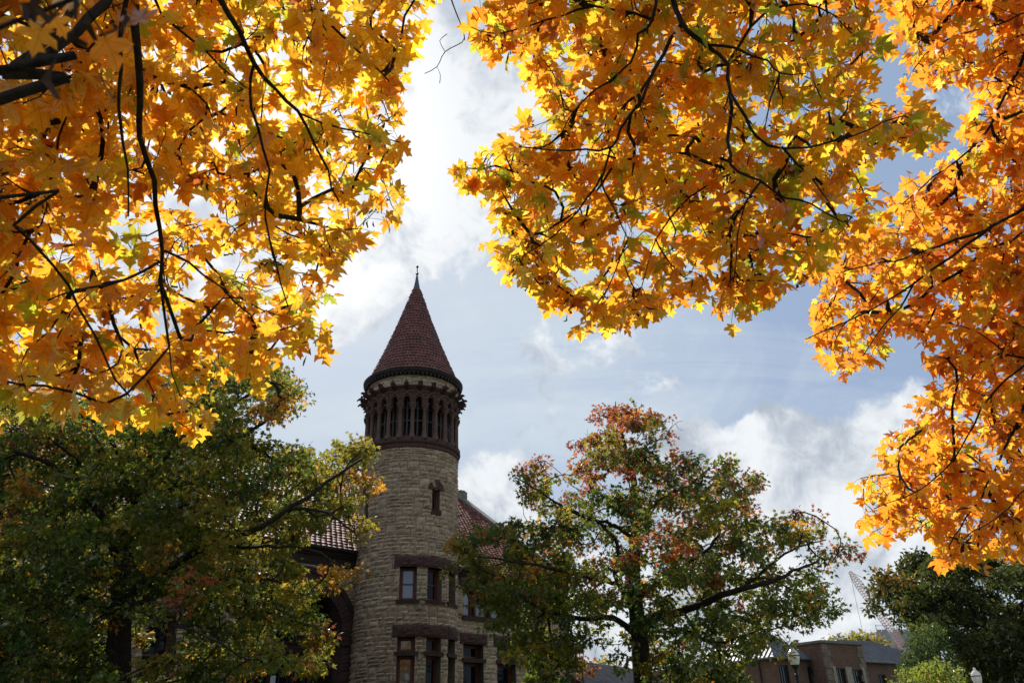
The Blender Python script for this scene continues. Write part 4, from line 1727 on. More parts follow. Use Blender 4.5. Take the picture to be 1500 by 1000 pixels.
def crown_tree(name, label, base_xy, trunk, limbs, poly, Y0, half, n_try, dmin, mat, tmpl, leaf, per, blob, color_fn, bark=M_BARK2, r_tip=0.006, hpix=None, thin=None, trunk_r=0.3, step=0.3, wob=0.08, group=None, noise_s=0.55, tipdown=0.4, cat='tree', clump=None):
    root = empty(name, (base_xy[0], base_xy[1], 0), label, cat, group)
    tp = resample(trunk, 0.4)
    k = len(tp)
    tr = MB()
    rr = np.linspace(trunk_r, trunk_r * 0.06, k) * (1 + 0.6 * np.exp(-np.arange(k) / 2.0)) * (1 + rng.normal(0, .03, k))
    tr.tube(tp, rr, 14)
    tr.build('trunk', bark, root, smooth=True)
    br = [(tp[k // 4:], rr[k // 4:])]
    for pts, r0, r1 in limbs:
        pts = resample(pts, 0.25)
        pts[1:-1] += rng.normal(0, 0.02, (len(pts) - 2, 3))
        rs = np.linspace(r0, r1, len(pts))
        b = MB()
        b.tube(pts, rs, 8)
        b.build('limb', bark, root, smooth=True)
        br.append((pts, rs))
    pa = np.array(poly, float)
    lo, hi = pa.min(0), pa.max(0)
    xy = rng.random((n_try, 2)) * (hi - lo) + lo
    xy = xy[in_poly(xy[:, 0], xy[:, 1], poly)]
    if thin:
        keep = np.ones(len(xy), bool)
        for pg, pr in thin:
            keep &= ~(in_poly(xy[:, 0], xy[:, 1], pg) & (rng.random(len(xy)) < pr))
        xy = xy[keep]
    att = []
    for x, y in xy:
        p = at_y(x, y, Y0)
        e = 1 - min(1.0, abs(p[0] - base_xy[0]) / (half * 1.5)) ** 2
        dy = half * math.sqrt(max(e, 0.08)) * rng.uniform(-1, 1)
        att.append(at_y(x, y, Y0 + dy))
    att = np.array(att)
    nz = vnoise(att, noise_s)
    att = att[rng.random(len(att)) < np.clip((nz - 0.30) * 5.0, 0.06, 1)]
    att = spread(att, dmin)
    if clump:
        m_ = clump[0]
        big = np.repeat(att, m_, axis=0)
        o_ = norm_rows(rng.normal(0, 1, big.shape)) * (rng.random((len(big), 1)) ** .4) * clump[1]
        o_[:, 2] *= 0.55
        o_[:, 2] -= 0.25 * (o_[:, 0] ** 2 + o_[:, 1] ** 2) / clump[1]
        sc_ = np.repeat(rng.uniform(.6, 1.3, (len(att), 1)), m_, axis=0)
        keep = rng.random(len(big)) < np.repeat(rng.uniform(.5, 1.0, len(att)), m_)
        cid = np.repeat(np.arange(len(att)), m_)[keep]
        att = (big + o_ * sc_)[keep]
    else:
        cid = np.arange(len(att))
    lines, ends, _ = grow(br, att, step, wob, r_tip)
    tw = MB()
    for pts, rs in lines:
        tw.tube(pts, rs, 4, cap=False)
    tw.build('twigs', bark, root, smooth=True)
    n = len(att) * per
    c = np.repeat(att, per, axis=0)
    off = rng.normal(0, 1, (n, 3))
    off = norm_rows(off) * (rng.random((n, 1)) ** 0.55) * blob * np.repeat(rng.uniform(.6, 1.25, (len(att), 1)), per, axis=0)
    off[:, 2] *= 0.75
    pos = c + off
    tip = norm_rows(norm_rows(off) + rng.normal(0, .6, (n, 3)) + np.array([0, 0, -tipdown]))
    nor = norm_rows(np.array([0, 0, .7]) + SUN * .35 + rng.normal(0, .55, (n, 3)))
    size = np.clip(rng.normal(leaf, leaf * .2, n), leaf * .5, leaf * 1.5)
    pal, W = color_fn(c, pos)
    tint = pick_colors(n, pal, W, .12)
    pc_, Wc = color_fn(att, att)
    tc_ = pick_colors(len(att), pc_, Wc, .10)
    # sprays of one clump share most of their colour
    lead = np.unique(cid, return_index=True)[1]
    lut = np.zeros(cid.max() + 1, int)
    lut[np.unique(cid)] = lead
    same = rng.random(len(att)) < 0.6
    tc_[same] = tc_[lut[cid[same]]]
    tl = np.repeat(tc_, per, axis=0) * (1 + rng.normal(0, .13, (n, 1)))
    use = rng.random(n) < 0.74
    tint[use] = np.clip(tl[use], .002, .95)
    leaf_mesh('crown', tmpl, pos, tip, nor, size, tint, mat, root, smooth=False)
    print(name, 'sprays', len(att), 'leaves', n)
    return root


SG = [(0.045, 0.075, 0.012), (0.10, 0.115, 0.016), (0.24, 0.19, 0.022), (0.40, 0.18, 0.022), (0.21, 0.06, 0.025), (0.13, 0.15, 0.018), (0.30, 0.085, 0.03)]


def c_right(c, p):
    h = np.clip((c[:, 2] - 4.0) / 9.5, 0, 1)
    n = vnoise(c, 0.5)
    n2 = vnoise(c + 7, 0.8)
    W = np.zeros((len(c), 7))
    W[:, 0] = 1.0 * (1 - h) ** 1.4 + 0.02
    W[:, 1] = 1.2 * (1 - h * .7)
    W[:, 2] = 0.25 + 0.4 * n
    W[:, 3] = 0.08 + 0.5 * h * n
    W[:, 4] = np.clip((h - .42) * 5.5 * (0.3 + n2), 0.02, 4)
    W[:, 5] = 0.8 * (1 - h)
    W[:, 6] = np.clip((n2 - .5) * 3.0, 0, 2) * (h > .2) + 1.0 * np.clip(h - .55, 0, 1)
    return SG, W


def Y(Yv, *pts):
    return [at_y(x, y, Yv - 1.15 * abs(q[0] if q else 0)) for x, y, *q in pts]


POLY_SR = [(900, 580), (884, 602), (880, 640), (862, 662), (830, 672), (812, 665), (765, 680), (756, 703), (769, 729), (760, 763), (730, 772), (696, 788), (672, 796), (672, 815), (684, 836), (680, 858), (700, 872), (735, 897),
           (748, 925), (775, 950), (775, 970), (790, 1060), (840, 1060), (852, 950), (880, 935), (918, 930), (935, 960), (960, 950), (975, 1060), (1078, 1060), (1085, 960), (1110, 930), (1150, 905), (1182, 925), (1175, 897), (1212, 898), (1214, 880), (1196, 848),
           (1140, 832), (1188, 826), (1232, 832), (1238, 804), (1208, 776), (1164, 754), (1126, 746), (1104, 738), (1115, 712), (1090, 697), (1082, 679), (1048, 677), (1031, 697), (1005, 672), (984, 667), (958, 680), (948, 656), (972, 617), (969, 604), (941, 602), (924, 606), (914, 585)]
YR = 30.0
bx = at_y(946, 1000, YR)[0]
limbs_r = [
    (Y(YR, (938, 935), (900, 905, 0.5), (850, 905, 1), (790, 890, 1.5), (735, 850, 2)), 0.13, 0.03),
    (Y(YR, (934, 930), (960, 905, -0.5), (1000, 895, -1), (1060, 870, -2), (1130, 850, -2.5), (1200, 820, -2.5)), 0.19, 0.03),
    (Y(YR, (930, 900), (915, 870, 1), (900, 840, 1.5), (905, 800, 1.5), (870, 760, 1.5), (800, 740, 2)), 0.10, 0.03),
    (Y(YR, (930, 880), (990, 835, -1), (1040, 800, -2), (1075, 735, -2)), 0.09, 0.03),
    (Y(YR, (931, 790), (900, 770, -1), (850, 755, -2), (790, 720, -2.5), (757, 700, -2.5)), 0.08, 0.025),
    (Y(YR, (931, 760), (970, 730, 1.5), (1010, 710, 2.5), (1040, 685, 3)), 0.07, 0.025),
    (Y(YR, (930, 860), (880, 850, -2), (800, 830, -3.5), (700, 815, -4)), 0.09, 0.03),
    (Y(YR, (928, 680), (950, 650), (985, 640)), 0.04, 0.012),
    (Y(YR, (1090, 860, -2), (1150, 810, -2), (1210, 790, -2)), 0.06, 0.02),
    (Y(YR, (1000, 895, -1), (1040, 940, -2), (1120, 920, -3), (1170, 915, -3)), 0.05, 0.015),
]
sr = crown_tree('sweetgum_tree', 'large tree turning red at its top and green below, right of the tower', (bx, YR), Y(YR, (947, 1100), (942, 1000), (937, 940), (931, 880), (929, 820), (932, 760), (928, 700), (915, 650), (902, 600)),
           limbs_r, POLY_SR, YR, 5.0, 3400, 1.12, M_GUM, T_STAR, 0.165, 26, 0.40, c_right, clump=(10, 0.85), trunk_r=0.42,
           thin=[([(850, 935), (935, 935), (935, 1000), (850, 1000)], .85), ([(1095, 740), (1120, 752), (1125, 835), (1190, 838), (1185, 822), (1140, 812), (1120, 790)], .8), ([(870, 940), (800, 880), (860, 900)], .4),
                 ([(855, 682), (882, 690), (880, 716), (858, 712)], .9), ([(1028, 690), (1046, 690), (1042, 730), (1030, 725)], .9), ([(1055, 742), (1078, 738), (1072, 775), (1058, 770)], .9), ([(840, 880), (885, 878), (890, 905), (845, 908)], .75), ([(850, 790), (872, 790), (868, 815), (852, 812)], .8),
                 ([(815, 672), (850, 676), (845, 700), (822, 690)], .7), ([(752, 765), (770, 770), (765, 790), (720, 785)], .6), ([(950, 660), (985, 672), (980, 700), (958, 690)], .7), ([(895, 735), (912, 735), (910, 760), (898, 758)], .7), ([(1090, 905), (1150, 890), (1160, 905), (1100, 925)], .5)])
# bare twigs at the top of that tree
for chain, r in (((( 948, 662), (962, 646), (978, 632), (992, 618), (1000, 617)), .02), (((978, 632), (985, 622), (984, 612)), .012), (((880, 655), (866, 652), (856, 655), (850, 652)), .018), (((870, 652), (862, 640), (860, 628)), .014),
                 (((770, 700), (756, 696), (748, 700), (745, 690)), .014), (((990, 620), (994, 628), (1002, 630)), .01), (((862, 640), (856, 634)), .01), (((785, 712), (765, 712), (752, 718)), .012)):
    pts = resample(Y(YR, *chain), 0.15)
    bt = MB()
    bt.tube(pts, np.linspace(r, r * .4, len(pts)), 5)
    bt.build('bare_twig', M_BARK2, sr, smooth=True)


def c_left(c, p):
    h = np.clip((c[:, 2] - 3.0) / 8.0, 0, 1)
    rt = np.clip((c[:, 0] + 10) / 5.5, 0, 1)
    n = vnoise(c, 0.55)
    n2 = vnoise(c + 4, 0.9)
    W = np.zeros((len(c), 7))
    W[:, 0] = 1.5 * (1 - rt * .85)  # darkest green weighted left, painting that side's shade into the tints
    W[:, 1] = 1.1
    W[:, 2] = 0.25 + 1.7 * rt + 0.5 * (n > .55)  # yellows rise to the right, partly sunlight put into the colour
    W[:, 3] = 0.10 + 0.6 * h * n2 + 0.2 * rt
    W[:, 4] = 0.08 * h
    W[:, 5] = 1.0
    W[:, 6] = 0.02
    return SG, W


POLY_SL = [(-260, 600), (-100, 560), (40, 575), (150, 590), (260, 560), (330, 520), (380, 528), (425, 550), (436, 588), (420, 612), (385, 628), (405, 655), (440, 668), (470, 682), (492, 652), (520, 642), (556, 644), (560, 668), (546, 692),
           (534, 715), (515, 738), (530, 768), (545, 776), (536, 798), (512, 815), (500, 850), (470, 842), (452, 856), (430, 848), (440, 880), (478, 882), (488, 912), (478, 935), (450, 968), (430, 970), (425, 925), (405, 895), (390, 905), (385, 950), (365, 975),
           (355, 1060), (-260, 1060)]
YL = 21.5
bxl = at_y(172, 1000, YL)[0]
limbs_l = [
    (Y(YL, (176, 880), (215, 850, 1), (300, 800, 2), (380, 772, 3), (430, 740, 3.2), (480, 707, 3.2), (530, 672, 3)), 0.14, 0.03),
    (Y(YL, (380, 772, 3), (430, 745, 3), (480, 750, 3), (520, 780, 3)), 0.05, 0.02),
    (Y(YL, (178, 840), (150, 760, -1), (90, 690, -2), (20, 660, -3)), 0.13, 0.04),
    (Y(YL, (186, 800), (240, 750, -1), (300, 735, -2), (360, 720, -2)), 0.09, 0.03),
    (Y(YL, (192, 740), (250, 660, 1.5), (330, 600, 2.5), (400, 560, 3)), 0.10, 0.03),
    (Y(YL, (176, 900), (260, 860, -1), (330, 850, -1.5), (400, 850, -1), (450, 880, -1)), 0.10, 0.02),
    (Y(YL, (170, 900), (90, 860, 1), (0, 850, 2), (-80, 830, 3)), 0.11, 0.03),
    (Y(YL, (300, 800, 2), (380, 800, 2.6), (430, 798, 3), (470, 810, 3), (500, 830, 3)), 0.05, 0.02),
    (Y(YL, (176, 860), (220, 900, -2.5), (300, 930, -4), (350, 960, -4)), 0.07, 0.02),
    (Y(YL, (190, 720), (160, 640, 2), (110, 600, 3)), 0.09, 0.03),
]
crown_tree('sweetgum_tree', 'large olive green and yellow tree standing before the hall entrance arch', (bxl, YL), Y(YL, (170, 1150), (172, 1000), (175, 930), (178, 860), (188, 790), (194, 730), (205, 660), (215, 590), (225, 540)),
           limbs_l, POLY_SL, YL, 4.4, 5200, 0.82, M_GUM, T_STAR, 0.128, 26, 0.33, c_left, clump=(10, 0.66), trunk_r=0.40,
           thin=[([(290, 690), (400, 660), (525, 715), (520, 810), (380, 780), (300, 760)], .05), ([(390, 830), (505, 835), (520, 1000), (400, 1000)], .25), ([(148, 830), (208, 830), (205, 1000), (145, 1000)], .6), ([(400, 655), (500, 660), (520, 720), (430, 740)], .3)])

# -- right-hand background planting


def c_dark(c, p):
    n = vnoise(c, 0.4)
    W = np.stack([0.9 + 0 * n, 0.7 + 0 * n, 0.25 + 0.4 * n, 0.03 + 0 * n], axis=1)
    return [(0.040, 0.050, 0.012), (0.062, 0.074, 0.017), (0.10, 0.105, 0.024), (0.20, 0.12, 0.02)], W


POLY_D = [(1290, 868), (1296, 842), (1318, 825), (1352, 814), (1400, 815), (1460, 822), (1540, 800), (1640, 830), (1720, 900), (1700, 1060), (1440, 1060), (1425, 1000), (1410, 960), (1380, 930), (1345, 918), (1322, 910), (1306, 900), (1304, 886)]
YD = 54.0
bd_x = at_y(1480, 1000, YD)[0]
crown_tree('shade_tree', 'broad dark green tree at the right behind the small conifer', (bd_x, YD), Y(YD, (1490, 1120), (1480, 1010), (1470, 950), (1465, 900), (1460, 850)),
           [(Y(YD, (1480, 1000), (1420, 940), (1350, 890), (1300, 870)), .25, .05), (Y(YD, (1475, 980), (1540, 910), (1610, 880)), .25, .05), (Y(YD, (1474, 970), (1430, 900, -2), (1400, 850, -3)), .2, .05), (Y(YD, (1478, 990), (1440, 960, -3), (1380, 920, -4)), .18, .05), (Y(YD, (1470, 950), (1500, 880, 3), (1520, 840, 3)), .2, .05)],
           POLY_D, YD, 7.0, 3000, 1.5, M_GREEN, T_OVAL, 0.30, 30, 0.62, c_dark, clump=(12, 1.15), trunk_r=0.55, r_tip=0.02, step=.5, noise_s=.3)


def c_con(c, p):
    n = vnoise(p, 0.9)
    W = np.stack([1.0 + 0 * n, 0.8 * n + .2, 0.3 * n], axis=1)
    return [(0.045, 0.072, 0.018), (0.07, 0.10, 0.024), (0.11, 0.135, 0.03)], W


POLY_E = [(1354, 912), (1366, 910), (1380, 930), (1396, 960), (1408, 1000), (1415, 1080), (1312, 1080), (1318, 1000), (1322, 975), (1328, 955), (1338, 930)]
YE = 43.0
be_x = at_y(1360, 1000, YE)[0]
crown_tree('evergreen_tree', 'small dense conifer between brick building and broad dark tree', (be_x, YE), Y(YE, (1366, 1110), (1360, 1000), (1357, 950), (1354, 908)), [], POLY_E, YE, 1.9, 1500, 0.36, M_GREEN, T_OVAL, 0.15, 42, 0.42, c_con, trunk_r=0.16, r_tip=0.008, step=.25, noise_s=.8, tipdown=-0.3)


def c_bush(c, p):
    n = vnoise(p, 1.2)
    W = np.stack([0.8 + 0 * n, 0.8 + 0 * n, 0.5 * n], axis=1)
    return [(0.11, 0.15, 0.018), (0.17, 0.20, 0.022), (0.28, 0.24, 0.028)], W


POLY_B = [(1300, 1002), (1322, 985), (1345, 976), (1372, 970), (1390, 974), (1404, 986), (1412, 1010), (1414, 1090), (1290, 1090)]
YB = 36.0
bb_x = at_y(1372, 1000, YB)[0]
crown_tree('shrub', 'yellow green shrub below the small conifer', (bb_x, YB), Y(YB, (1374, 1130), (1372, 1050), (1370, 990)), [], POLY_B, YB, 1.6, 700, 0.3, M_GUM, T_OVAL, 0.13, 36, 0.36, c_bush, trunk_r=0.08, r_tip=0.007, step=.2, noise_s=.9, cat='shrub')


def c_far(c, p):
    n = vnoise(c, 0.4)
    W = np.stack([0.8 + 0 * n, 0.7 * n + .2, 0.5 * n], axis=1)
    return [(0.11, 0.12, 0.025), (0.22, 0.19, 0.03), (0.34, 0.20, 0.03)], W


YF = 105.0
POLY_F = [(1206, 944), (1222, 936), (1240, 938), (1256, 931), (1275, 934), (1292, 940), (1303, 950), (1308, 1010), (1200, 1010)]
crown_tree('tree', 'yellowing tree rising behind the flat parapet of the brick building', (at_y(1255, 1000, YF)[0], YF), Y(YF, (1257, 1090), (1254, 1000), (1252, 945)), [], POLY_F, YF, 5.0, 1500, 0.8, M_GUM, T_OVAL, 0.42, 30, 1.1, c_far, trunk_r=.4, r_tip=.03, step=1.0, noise_s=.3)
YG = 72.0
POLY_G = [(838, 990), (850, 978), (868, 975), (885, 966), (900, 972), (915, 985), (930, 1050), (830, 1050)]
crown_tree('tree', 'yellow tree behind the low seam-metal roof under the large red and green tree', (at_y(880, 1000, YG)[0], YG), Y(YG, (881, 1090), (880, 1000), (879, 975)), [], POLY_G, YG, 3.0, 900, 0.6, M_GUM, T_OVAL, 0.30, 30, 0.75, c_far, trunk_r=.3, r_tip=.02, step=.7, noise_s=.4)

# ------------------------------------------------------------------ brick building with metal roofs


def brick_mat():
    m, t, out = new_mat('red_brown_brick')
    uv = t.node('ShaderNodeUVMap').outputs[0]
    br = t.node('ShaderNodeTexBrick')
    t.l.new(uv, br.inputs['Vector'])
    br.inputs['Color1'].default_value = (0.21, 0.095, 0.056, 1)
    br.inputs['Color2'].default_value = (0.10, 0.047, 0.032, 1)
    br.inputs['Mortar'].default_value = (0.24, 0.19, 0.15, 1)
    br.inputs['Scale'].default_value = 1.0
    br.inputs['Brick Width'].default_value = 0.24
    br.inputs['Row Height'].default_value = 0.08
    br.inputs['Mortar Size'].default_value = 0.009
    nz = t.noise(obj_co(t), 0.8, 6.0, .65)
    c = t.mix(t.math('MULTIPLY', t.smooth(nz, .45, .75), .5), br.outputs[0], (0.09, 0.055, 0.045))
    principled(t, out, c, 0.9, bump=br.outputs['Fac'], bump_d=-0.01, bump_s=.5, spec=.2)
    return m


M_BRICK = brick_mat()
M_ROOFMETAL = simple('standing_seam_metal', (0.15, 0.155, 0.17), 0.55, metal=0.5, var=0.25, scale=1.2)


def brick_building():
    # local frame: corner nearest the camera at P0, walls run along V1 (to the right, away) and V2 (to the left, away)
    Yb = 75.0
    P0 = at_y(1132, 961.5, Yb)
    a1, a2 = rad(55.0), rad(-35.0)
    V1 = np.array([math.sin(a1), math.cos(a1), 0])
    V2 = np.array([math.sin(a2), math.cos(a2), 0])
    EH = P0[2]
    base = np.array([P0[0], P0[1], 0])
    root = empty('brick_building', base, 'low brown brick building with dark metal roofs and a flat stone-capped parapet', 'building')

    def on_v1(x, y, off=0.0):
        """distance along V1 and height where the line of sight meets the right-hand wall moved out by off"""
        N = V2
        O = base - N * off
        d = ray(x, y)
        t_ = ((O - CAM) @ N) / (d @ N)
        p = CAM + d * t_
        return (p - O) @ V1, p[2]

    def bm(p, q, h):
        r = base + V1 * p + V2 * q
        return (r[0], r[1], h)
    f1 = lambda s, h, d: bm(s, -d, h)
    L2 = 16.0
    s_end = on_v1(1213, 967)[0]
    s_blk0 = s_end - 0.1
    # wall with window openings
    wins = []
    for (x0, x1, yt) in ((1140, 1154, 973), (1182, 1199, 976)):
        wins.append((on_v1(x0, yt)[0], on_v1(x1, yt)[0], EH - 3.3, on_v1((x0 + x1) / 2, yt)[1]))
    b = MB()

    def wall(fn, s0, s1, h0, h1, ops):
        ss = sorted({s0, s1} | {v for o in ops for v in o[:2]})
        hs = sorted({h0, h1} | {v for o in ops for v in o[2:]})
        for a, c in zip(ss[:-1], ss[1:]):
            for e, f in zip(hs[:-1], hs[1:]):
                if any(o[0] < (a + c) / 2 < o[1] and o[2] < (e + f) / 2 < o[3] for o in ops):
                    continue
                b.add([fn(a, e, 0), fn(c, e, 0), fn(c, f, 0), fn(a, f, 0)], [(0, 1, 2, 3)])
        for o in ops:
            reveals(b, fn, o, 0.25, 0.0)
    f2 = lambda s, h, d: bm(-d, s, h)
    wall(f1, 0, s_blk0, 0, EH, wins)
    wall(lambda s, h, d: f2(s, h, d), 0, L2, 0, EH, [(3, 4.2, 4, 6.5), (8, 9.2, 4, 6.5)])
    # projecting entrance block
    pj = 1.6
    fb = lambda s, h, d: bm(s, -(d + pj), h)
    s_c, h_c = on_v1(1203, 940.5, pj)
    s_r, h_r = on_v1(1260, 946, pj)
    bh = h_c
    bw = []
    for (x0, x1, yt) in ((1224, 1237, 978), (1248, 1262, 980)):
        bw.append((on_v1(x0, yt, pj)[0], on_v1(x1, yt, pj)[0], bh - 6.0, on_v1((x0 + x1) / 2, yt, pj)[1]))
    s_r = max(s_r, bw[-1][1] + 0.8)
    wall(fb, s_c, s_r, 0, bh, bw)
    back = 9.0
    fs_ = lambda s, h, d: bm(s_c - d, -pj + s, h)
    b.add([bm(s_c, -pj, 0), bm(s_c, -pj, bh), bm(s_c, back, bh), bm(s_c, back, 0)], [(0, 1, 2, 3)])
    b.add([bm(s_r, -pj, 0), bm(s_r, back, 0), bm(s_r, back, bh), bm(s_r, -pj, bh)], [(0, 1, 2, 3)])
    b.add([bm(s_c, back, 0), bm(s_c, back, bh), bm(s_r, back, bh), bm(s_r, back, 0)], [(0, 1, 2, 3)])
    b.add([bm(s_c, -pj, bh - .3), bm(s_r, -pj, bh - .3), bm(s_r, back, bh - .3), bm(s_c, back, bh - .3)], [(0, 1, 2, 3)])
    # right wing
    s_w = s_r + 16.0
    rw = [(on_v1(1284, 984)[0], on_v1(1296, 984)[0], EH - 4.0, EH - 1.15)]
    wall(f1, s_r, s_w, 0, EH, rw)
    b.add([bm(s_w, 0, 0), bm(s_w, L2, 0), bm(s_w, L2, EH), bm(s_w, 0, EH)], [(0, 1, 2, 3)])
    b.add([bm(0, L2, 0), bm(0, L2, EH), bm(s_w, L2, EH), bm(s_w, L2, 0)], [(0, 1, 2, 3)])
    b.build('wall', M_BRICK, root, uv=True)
    # windows with bars
    def bwin(fn, o):
        s0, s1, h0, h1 = o
        q = MB()
        fw = .09
        q.mbox(fn, s0, s0 + fw, h0, h1, -.24, -.12)
        q.mbox(fn, s1 - fw, s1, h0, h1, -.24, -.12)
        q.mbox(fn, s0 + fw, s1 - fw, h1 - fw, h1, -.24, -.125)
        q.mbox(fn, s0 + fw, s1 - fw, h0, h0 + fw, -.24, -.125)
        for i in (1, 2, 3):
            m_ = s0 + (s1 - s0) * i / 4
            q.mbox(fn, m_ - .025, m_ + .025, h0 + fw, h1 - fw, -.22, -.14)
        wn = q.build('window', M_IRON, root)
        g = MB()
        g.add([fn(s0 + fw, h0 + fw, -.21), fn(s1 - fw, h0 + fw, -.21), fn(s1 - fw, h1 - fw, -.21), fn(s0 + fw, h1 - fw, -.21)], [(0, 1, 2, 3)])
        g.build('pane', M_GLASS2, wn)
    for o in wins + rw:
        bwin(f1, o)
    for o in bw:
        bwin(fb, o)
    for o in [(3, 4.2, 4, 6.5), (8, 9.2, 4, 6.5)]:
        bwin(f2, o)
    # stone quoins, central panel, coping
    for sd_ in (0, 1):
        q = MB()
        hh = bh - 5.8
        k = 0
        while hh < bh - 0.6:
            wq = 1.05 if k % 2 else 0.75
            a_, c_ = (s_c - .03, s_c + wq) if sd_ == 0 else (s_r - wq, s_r + .03)
            q.mbox(fb, a_, c_, hh + .02, hh + .5, -.1, .05)
            hh += .52
            k += 1
        q.build('quoin', M_QUOIN, root)
    q = MB()
    q.mbox(fb, bw[0][1] + .1, bw[1][0] - .1, bh - 6.0, bw[0][3] + .15, -.1, .06)
    q.mbox(fb, bw[0][0] - .45, bw[0][0] - .05, bh - 6.0, bw[0][3] + .15, -.1, .06)
    q.mbox(fb, bw[1][1] + .05, bw[1][1] + .4, bh - 6.0, bw[0][3] + .15, -.1, .06)
    q.build('stone_panel', M_CONCRETE, root)
    q = MB()
    q.mbox(fb, s_c - .15, s_r + .15, bh, bh + .22, -.45, .14)
    q.hexa([bm(s_c - .15, -pj + .46, bh), bm(s_c + .35, -pj + .46, bh), bm(s_c + .35, back, bh), bm(s_c - .15, back, bh), bm(s_c - .15, -pj + .46, bh + .22), bm(s_c + .35, -pj + .46, bh + .22), bm(s_c + .35, back, bh + .22), bm(s_c - .15, back, bh + .22)])
    q.build('parapet_coping', M_COPING, root)
    # hipped metal roofs with standing seams
    def hip(p0, p1, q0, q1, z, rise, name):
        ov = .45
        p0, p1, q0, q1 = p0 - ov, p1 + ov, q0 - ov, q1 + ov
        wq = (q1 - q0) / 2
        e = [bm(p0, q0, z), bm(p1, q0, z), bm(p1, q1, z), bm(p0, q1, z)]
        r = [bm(p0 + wq, q0 + wq, z + rise), bm(p1 - wq, q0 + wq, z + rise)] if p1 - p0 > q1 - q0 else None
        q = MB()
        if r is None:
            wp = (p1 - p0) / 2
            r = [bm(p0 + wp, q0 + wp, z + rise), bm(p0 + wp, q1 - wp, z + rise)]
            faces = [((e[0], e[1]), (r[0], r[0])), ((e[1], e[2]), (r[0], r[1])), ((e[2], e[3]), (r[1], r[1])), ((e[3], e[0]), (r[1], r[0]))]
        else:
            faces = [((e[0], e[1]), (r[0], r[1])), ((e[1], e[2]), (r[1], r[1])), ((e[2], e[3]), (r[1], r[0])), ((e[3], e[0]), (r[0], r[0]))]
        for (a, c), (ra, rc) in faces:
            a, c, ra, rc = map(np.array, (a, c, ra, rc))
            if np.allclose(ra, rc):
                q.add([a, c, ra], [(0, 1, 2)])
            else:
                q.add([a, c, rc, ra], [(0, 1, 2, 3)])
            ed = unit(c - a)
            L = np.linalg.norm(c - a)
            nrm = unit(np.cross(c - a, (ra + rc) / 2 - a))
            up_ = np.cross(nrm, ed)
            if up_[2] < 0:
                up_ = -up_
            nrm = nrm if nrm[2] > 0 else -nrm
            la, lc = (ra - a) @ ed, (rc - a) @ ed
            H = (ra - a) @ up_
            s = .3
            while s < L - .2:
                hgt = H * min(1.0, s / max(la, 1e-6), (L - s) / max(L - lc, 1e-6))
                o0 = a + ed * s
                o1 = o0 + up_ * hgt
                w_ = ed * .028
                nn = nrm * .07
                q.hexa([o0 - w_, o0 + w_, o0 + w_ + nn, o0 - w_ + nn, o1 - w_, o1 + w_, o1 + w_ + nn, o1 - w_ + nn])
                s += .5
        q.add([tuple(np.array(x) - np.array([0, 0, .14])) for x in e] + e, [(0, 1, 2, 3)] + [(i, (i + 1) % 4, 4 + (i + 1) % 4, 4 + i) for i in range(4)])
        q.build(name, M_ROOFMETAL, root)
    hip(0, s_c - 0.6, 0, 9.0, EH, 2.6, 'roof')
    hip(s_r + .6, s_w, 0, 9.0, EH, 2.6, 'roof')
    # downpipes
    for s, fn in ((s_c - .35, f1), (s_r + .35, f1)):
        q = MB()
        q.mbox(fn, s - .16, s + .16, EH - 1.2, EH - .8, .02, .3)
        p = [fn(s, EH - .1, .3), fn(s, EH - .5, .25), fn(s, EH - .9, .14), fn(s, 0, .14)]
        q.tube(p, .06, 8)
        q.build('downpipe', M_IRON, root)
    q = MB()
    q.tube([f2(1.6, EH - .05, .1), f2(1.6, 0, .1)], .07, 8)
    q.build('downpipe', M_IRON, root)


M_GLASS2 = glass_mat('green_grey_glass', (0.035, 0.045, 0.042), 1.6)
brick_building()


def low_building():
    Yb = 50.0
    P = at_y(855, 999, Yb)
    Q = at_y(922, 979, Yb + 6)
    d = unit((Q - P) * np.array([1, 1, 0]))
    nrm = np.array([d[1], -d[0], 0])
    base = np.array([P[0], P[1], 0])
    H = P[2]
    L = 16.0
    root = empty('brick_building', base, 'small low brick building with pale seam-metal roof beneath the large tree', 'building')

    def g(s, q, h):
        p = base + d * s - nrm * q
        return (p[0], p[1], h)
    b = MB()
    for s0, q0, s1, q1 in ((0, 0, L, 0), (L, 0, L, 7), (L, 7, 0, 7), (0, 7, 0, 0)):
        b.add([g(s0, q0, 0), g(s1, q1, 0), g(s1, q1, H), g(s0, q0, H)], [(0, 1, 2, 3)])
    b.add([g(0, 0, H), g(0, 7, H), g(0, 3.5, H + 1.7)], [(0, 1, 2)])
    b.add([g(L, 0, H), g(L, 3.5, H + 1.7), g(L, 7, H)], [(0, 1, 2)])
    b.build('wall', M_BRICK, root, uv=True)
    r = MB()
    for sg in (0, 1):
        q0 = -.5 if sg == 0 else 7.5
        z0 = H - .18
        A, B = np.array(g(-.4, q0, z0)), np.array(g(L + .4, q0, z0))
        C, D = np.array(g(L + .4, 3.5, H + 1.75)), np.array(g(-.4, 3.5, H + 1.75))
        r.add([A, B, C, D], [(0, 1, 2, 3)])
        t_ = np.array([0, 0, -.12])
        r.add([A, B, B + t_, A + t_], [(0, 1, 2, 3)])
        e = unit(B - A)
        up_ = D - A
        n_ = unit(np.cross(e, up_))
        n_ = n_ if n_[2] > 0 else -n_
        s = .2
        while s < np.linalg.norm(B - A):
            o0 = A + e * s
            o1 = o0 + up_
            w_, nn = e * .03, n_ * .07
            r.hexa([o0 - w_, o0 + w_, o0 + w_ + nn, o0 - w_ + nn, o1 - w_, o1 + w_, o1 + w_ + nn, o1 - w_ + nn])
            s += .5
    r.build('roof', M_ROOFMETAL, root)


low_building()

# ------------------------------------------------------------------ street lamps


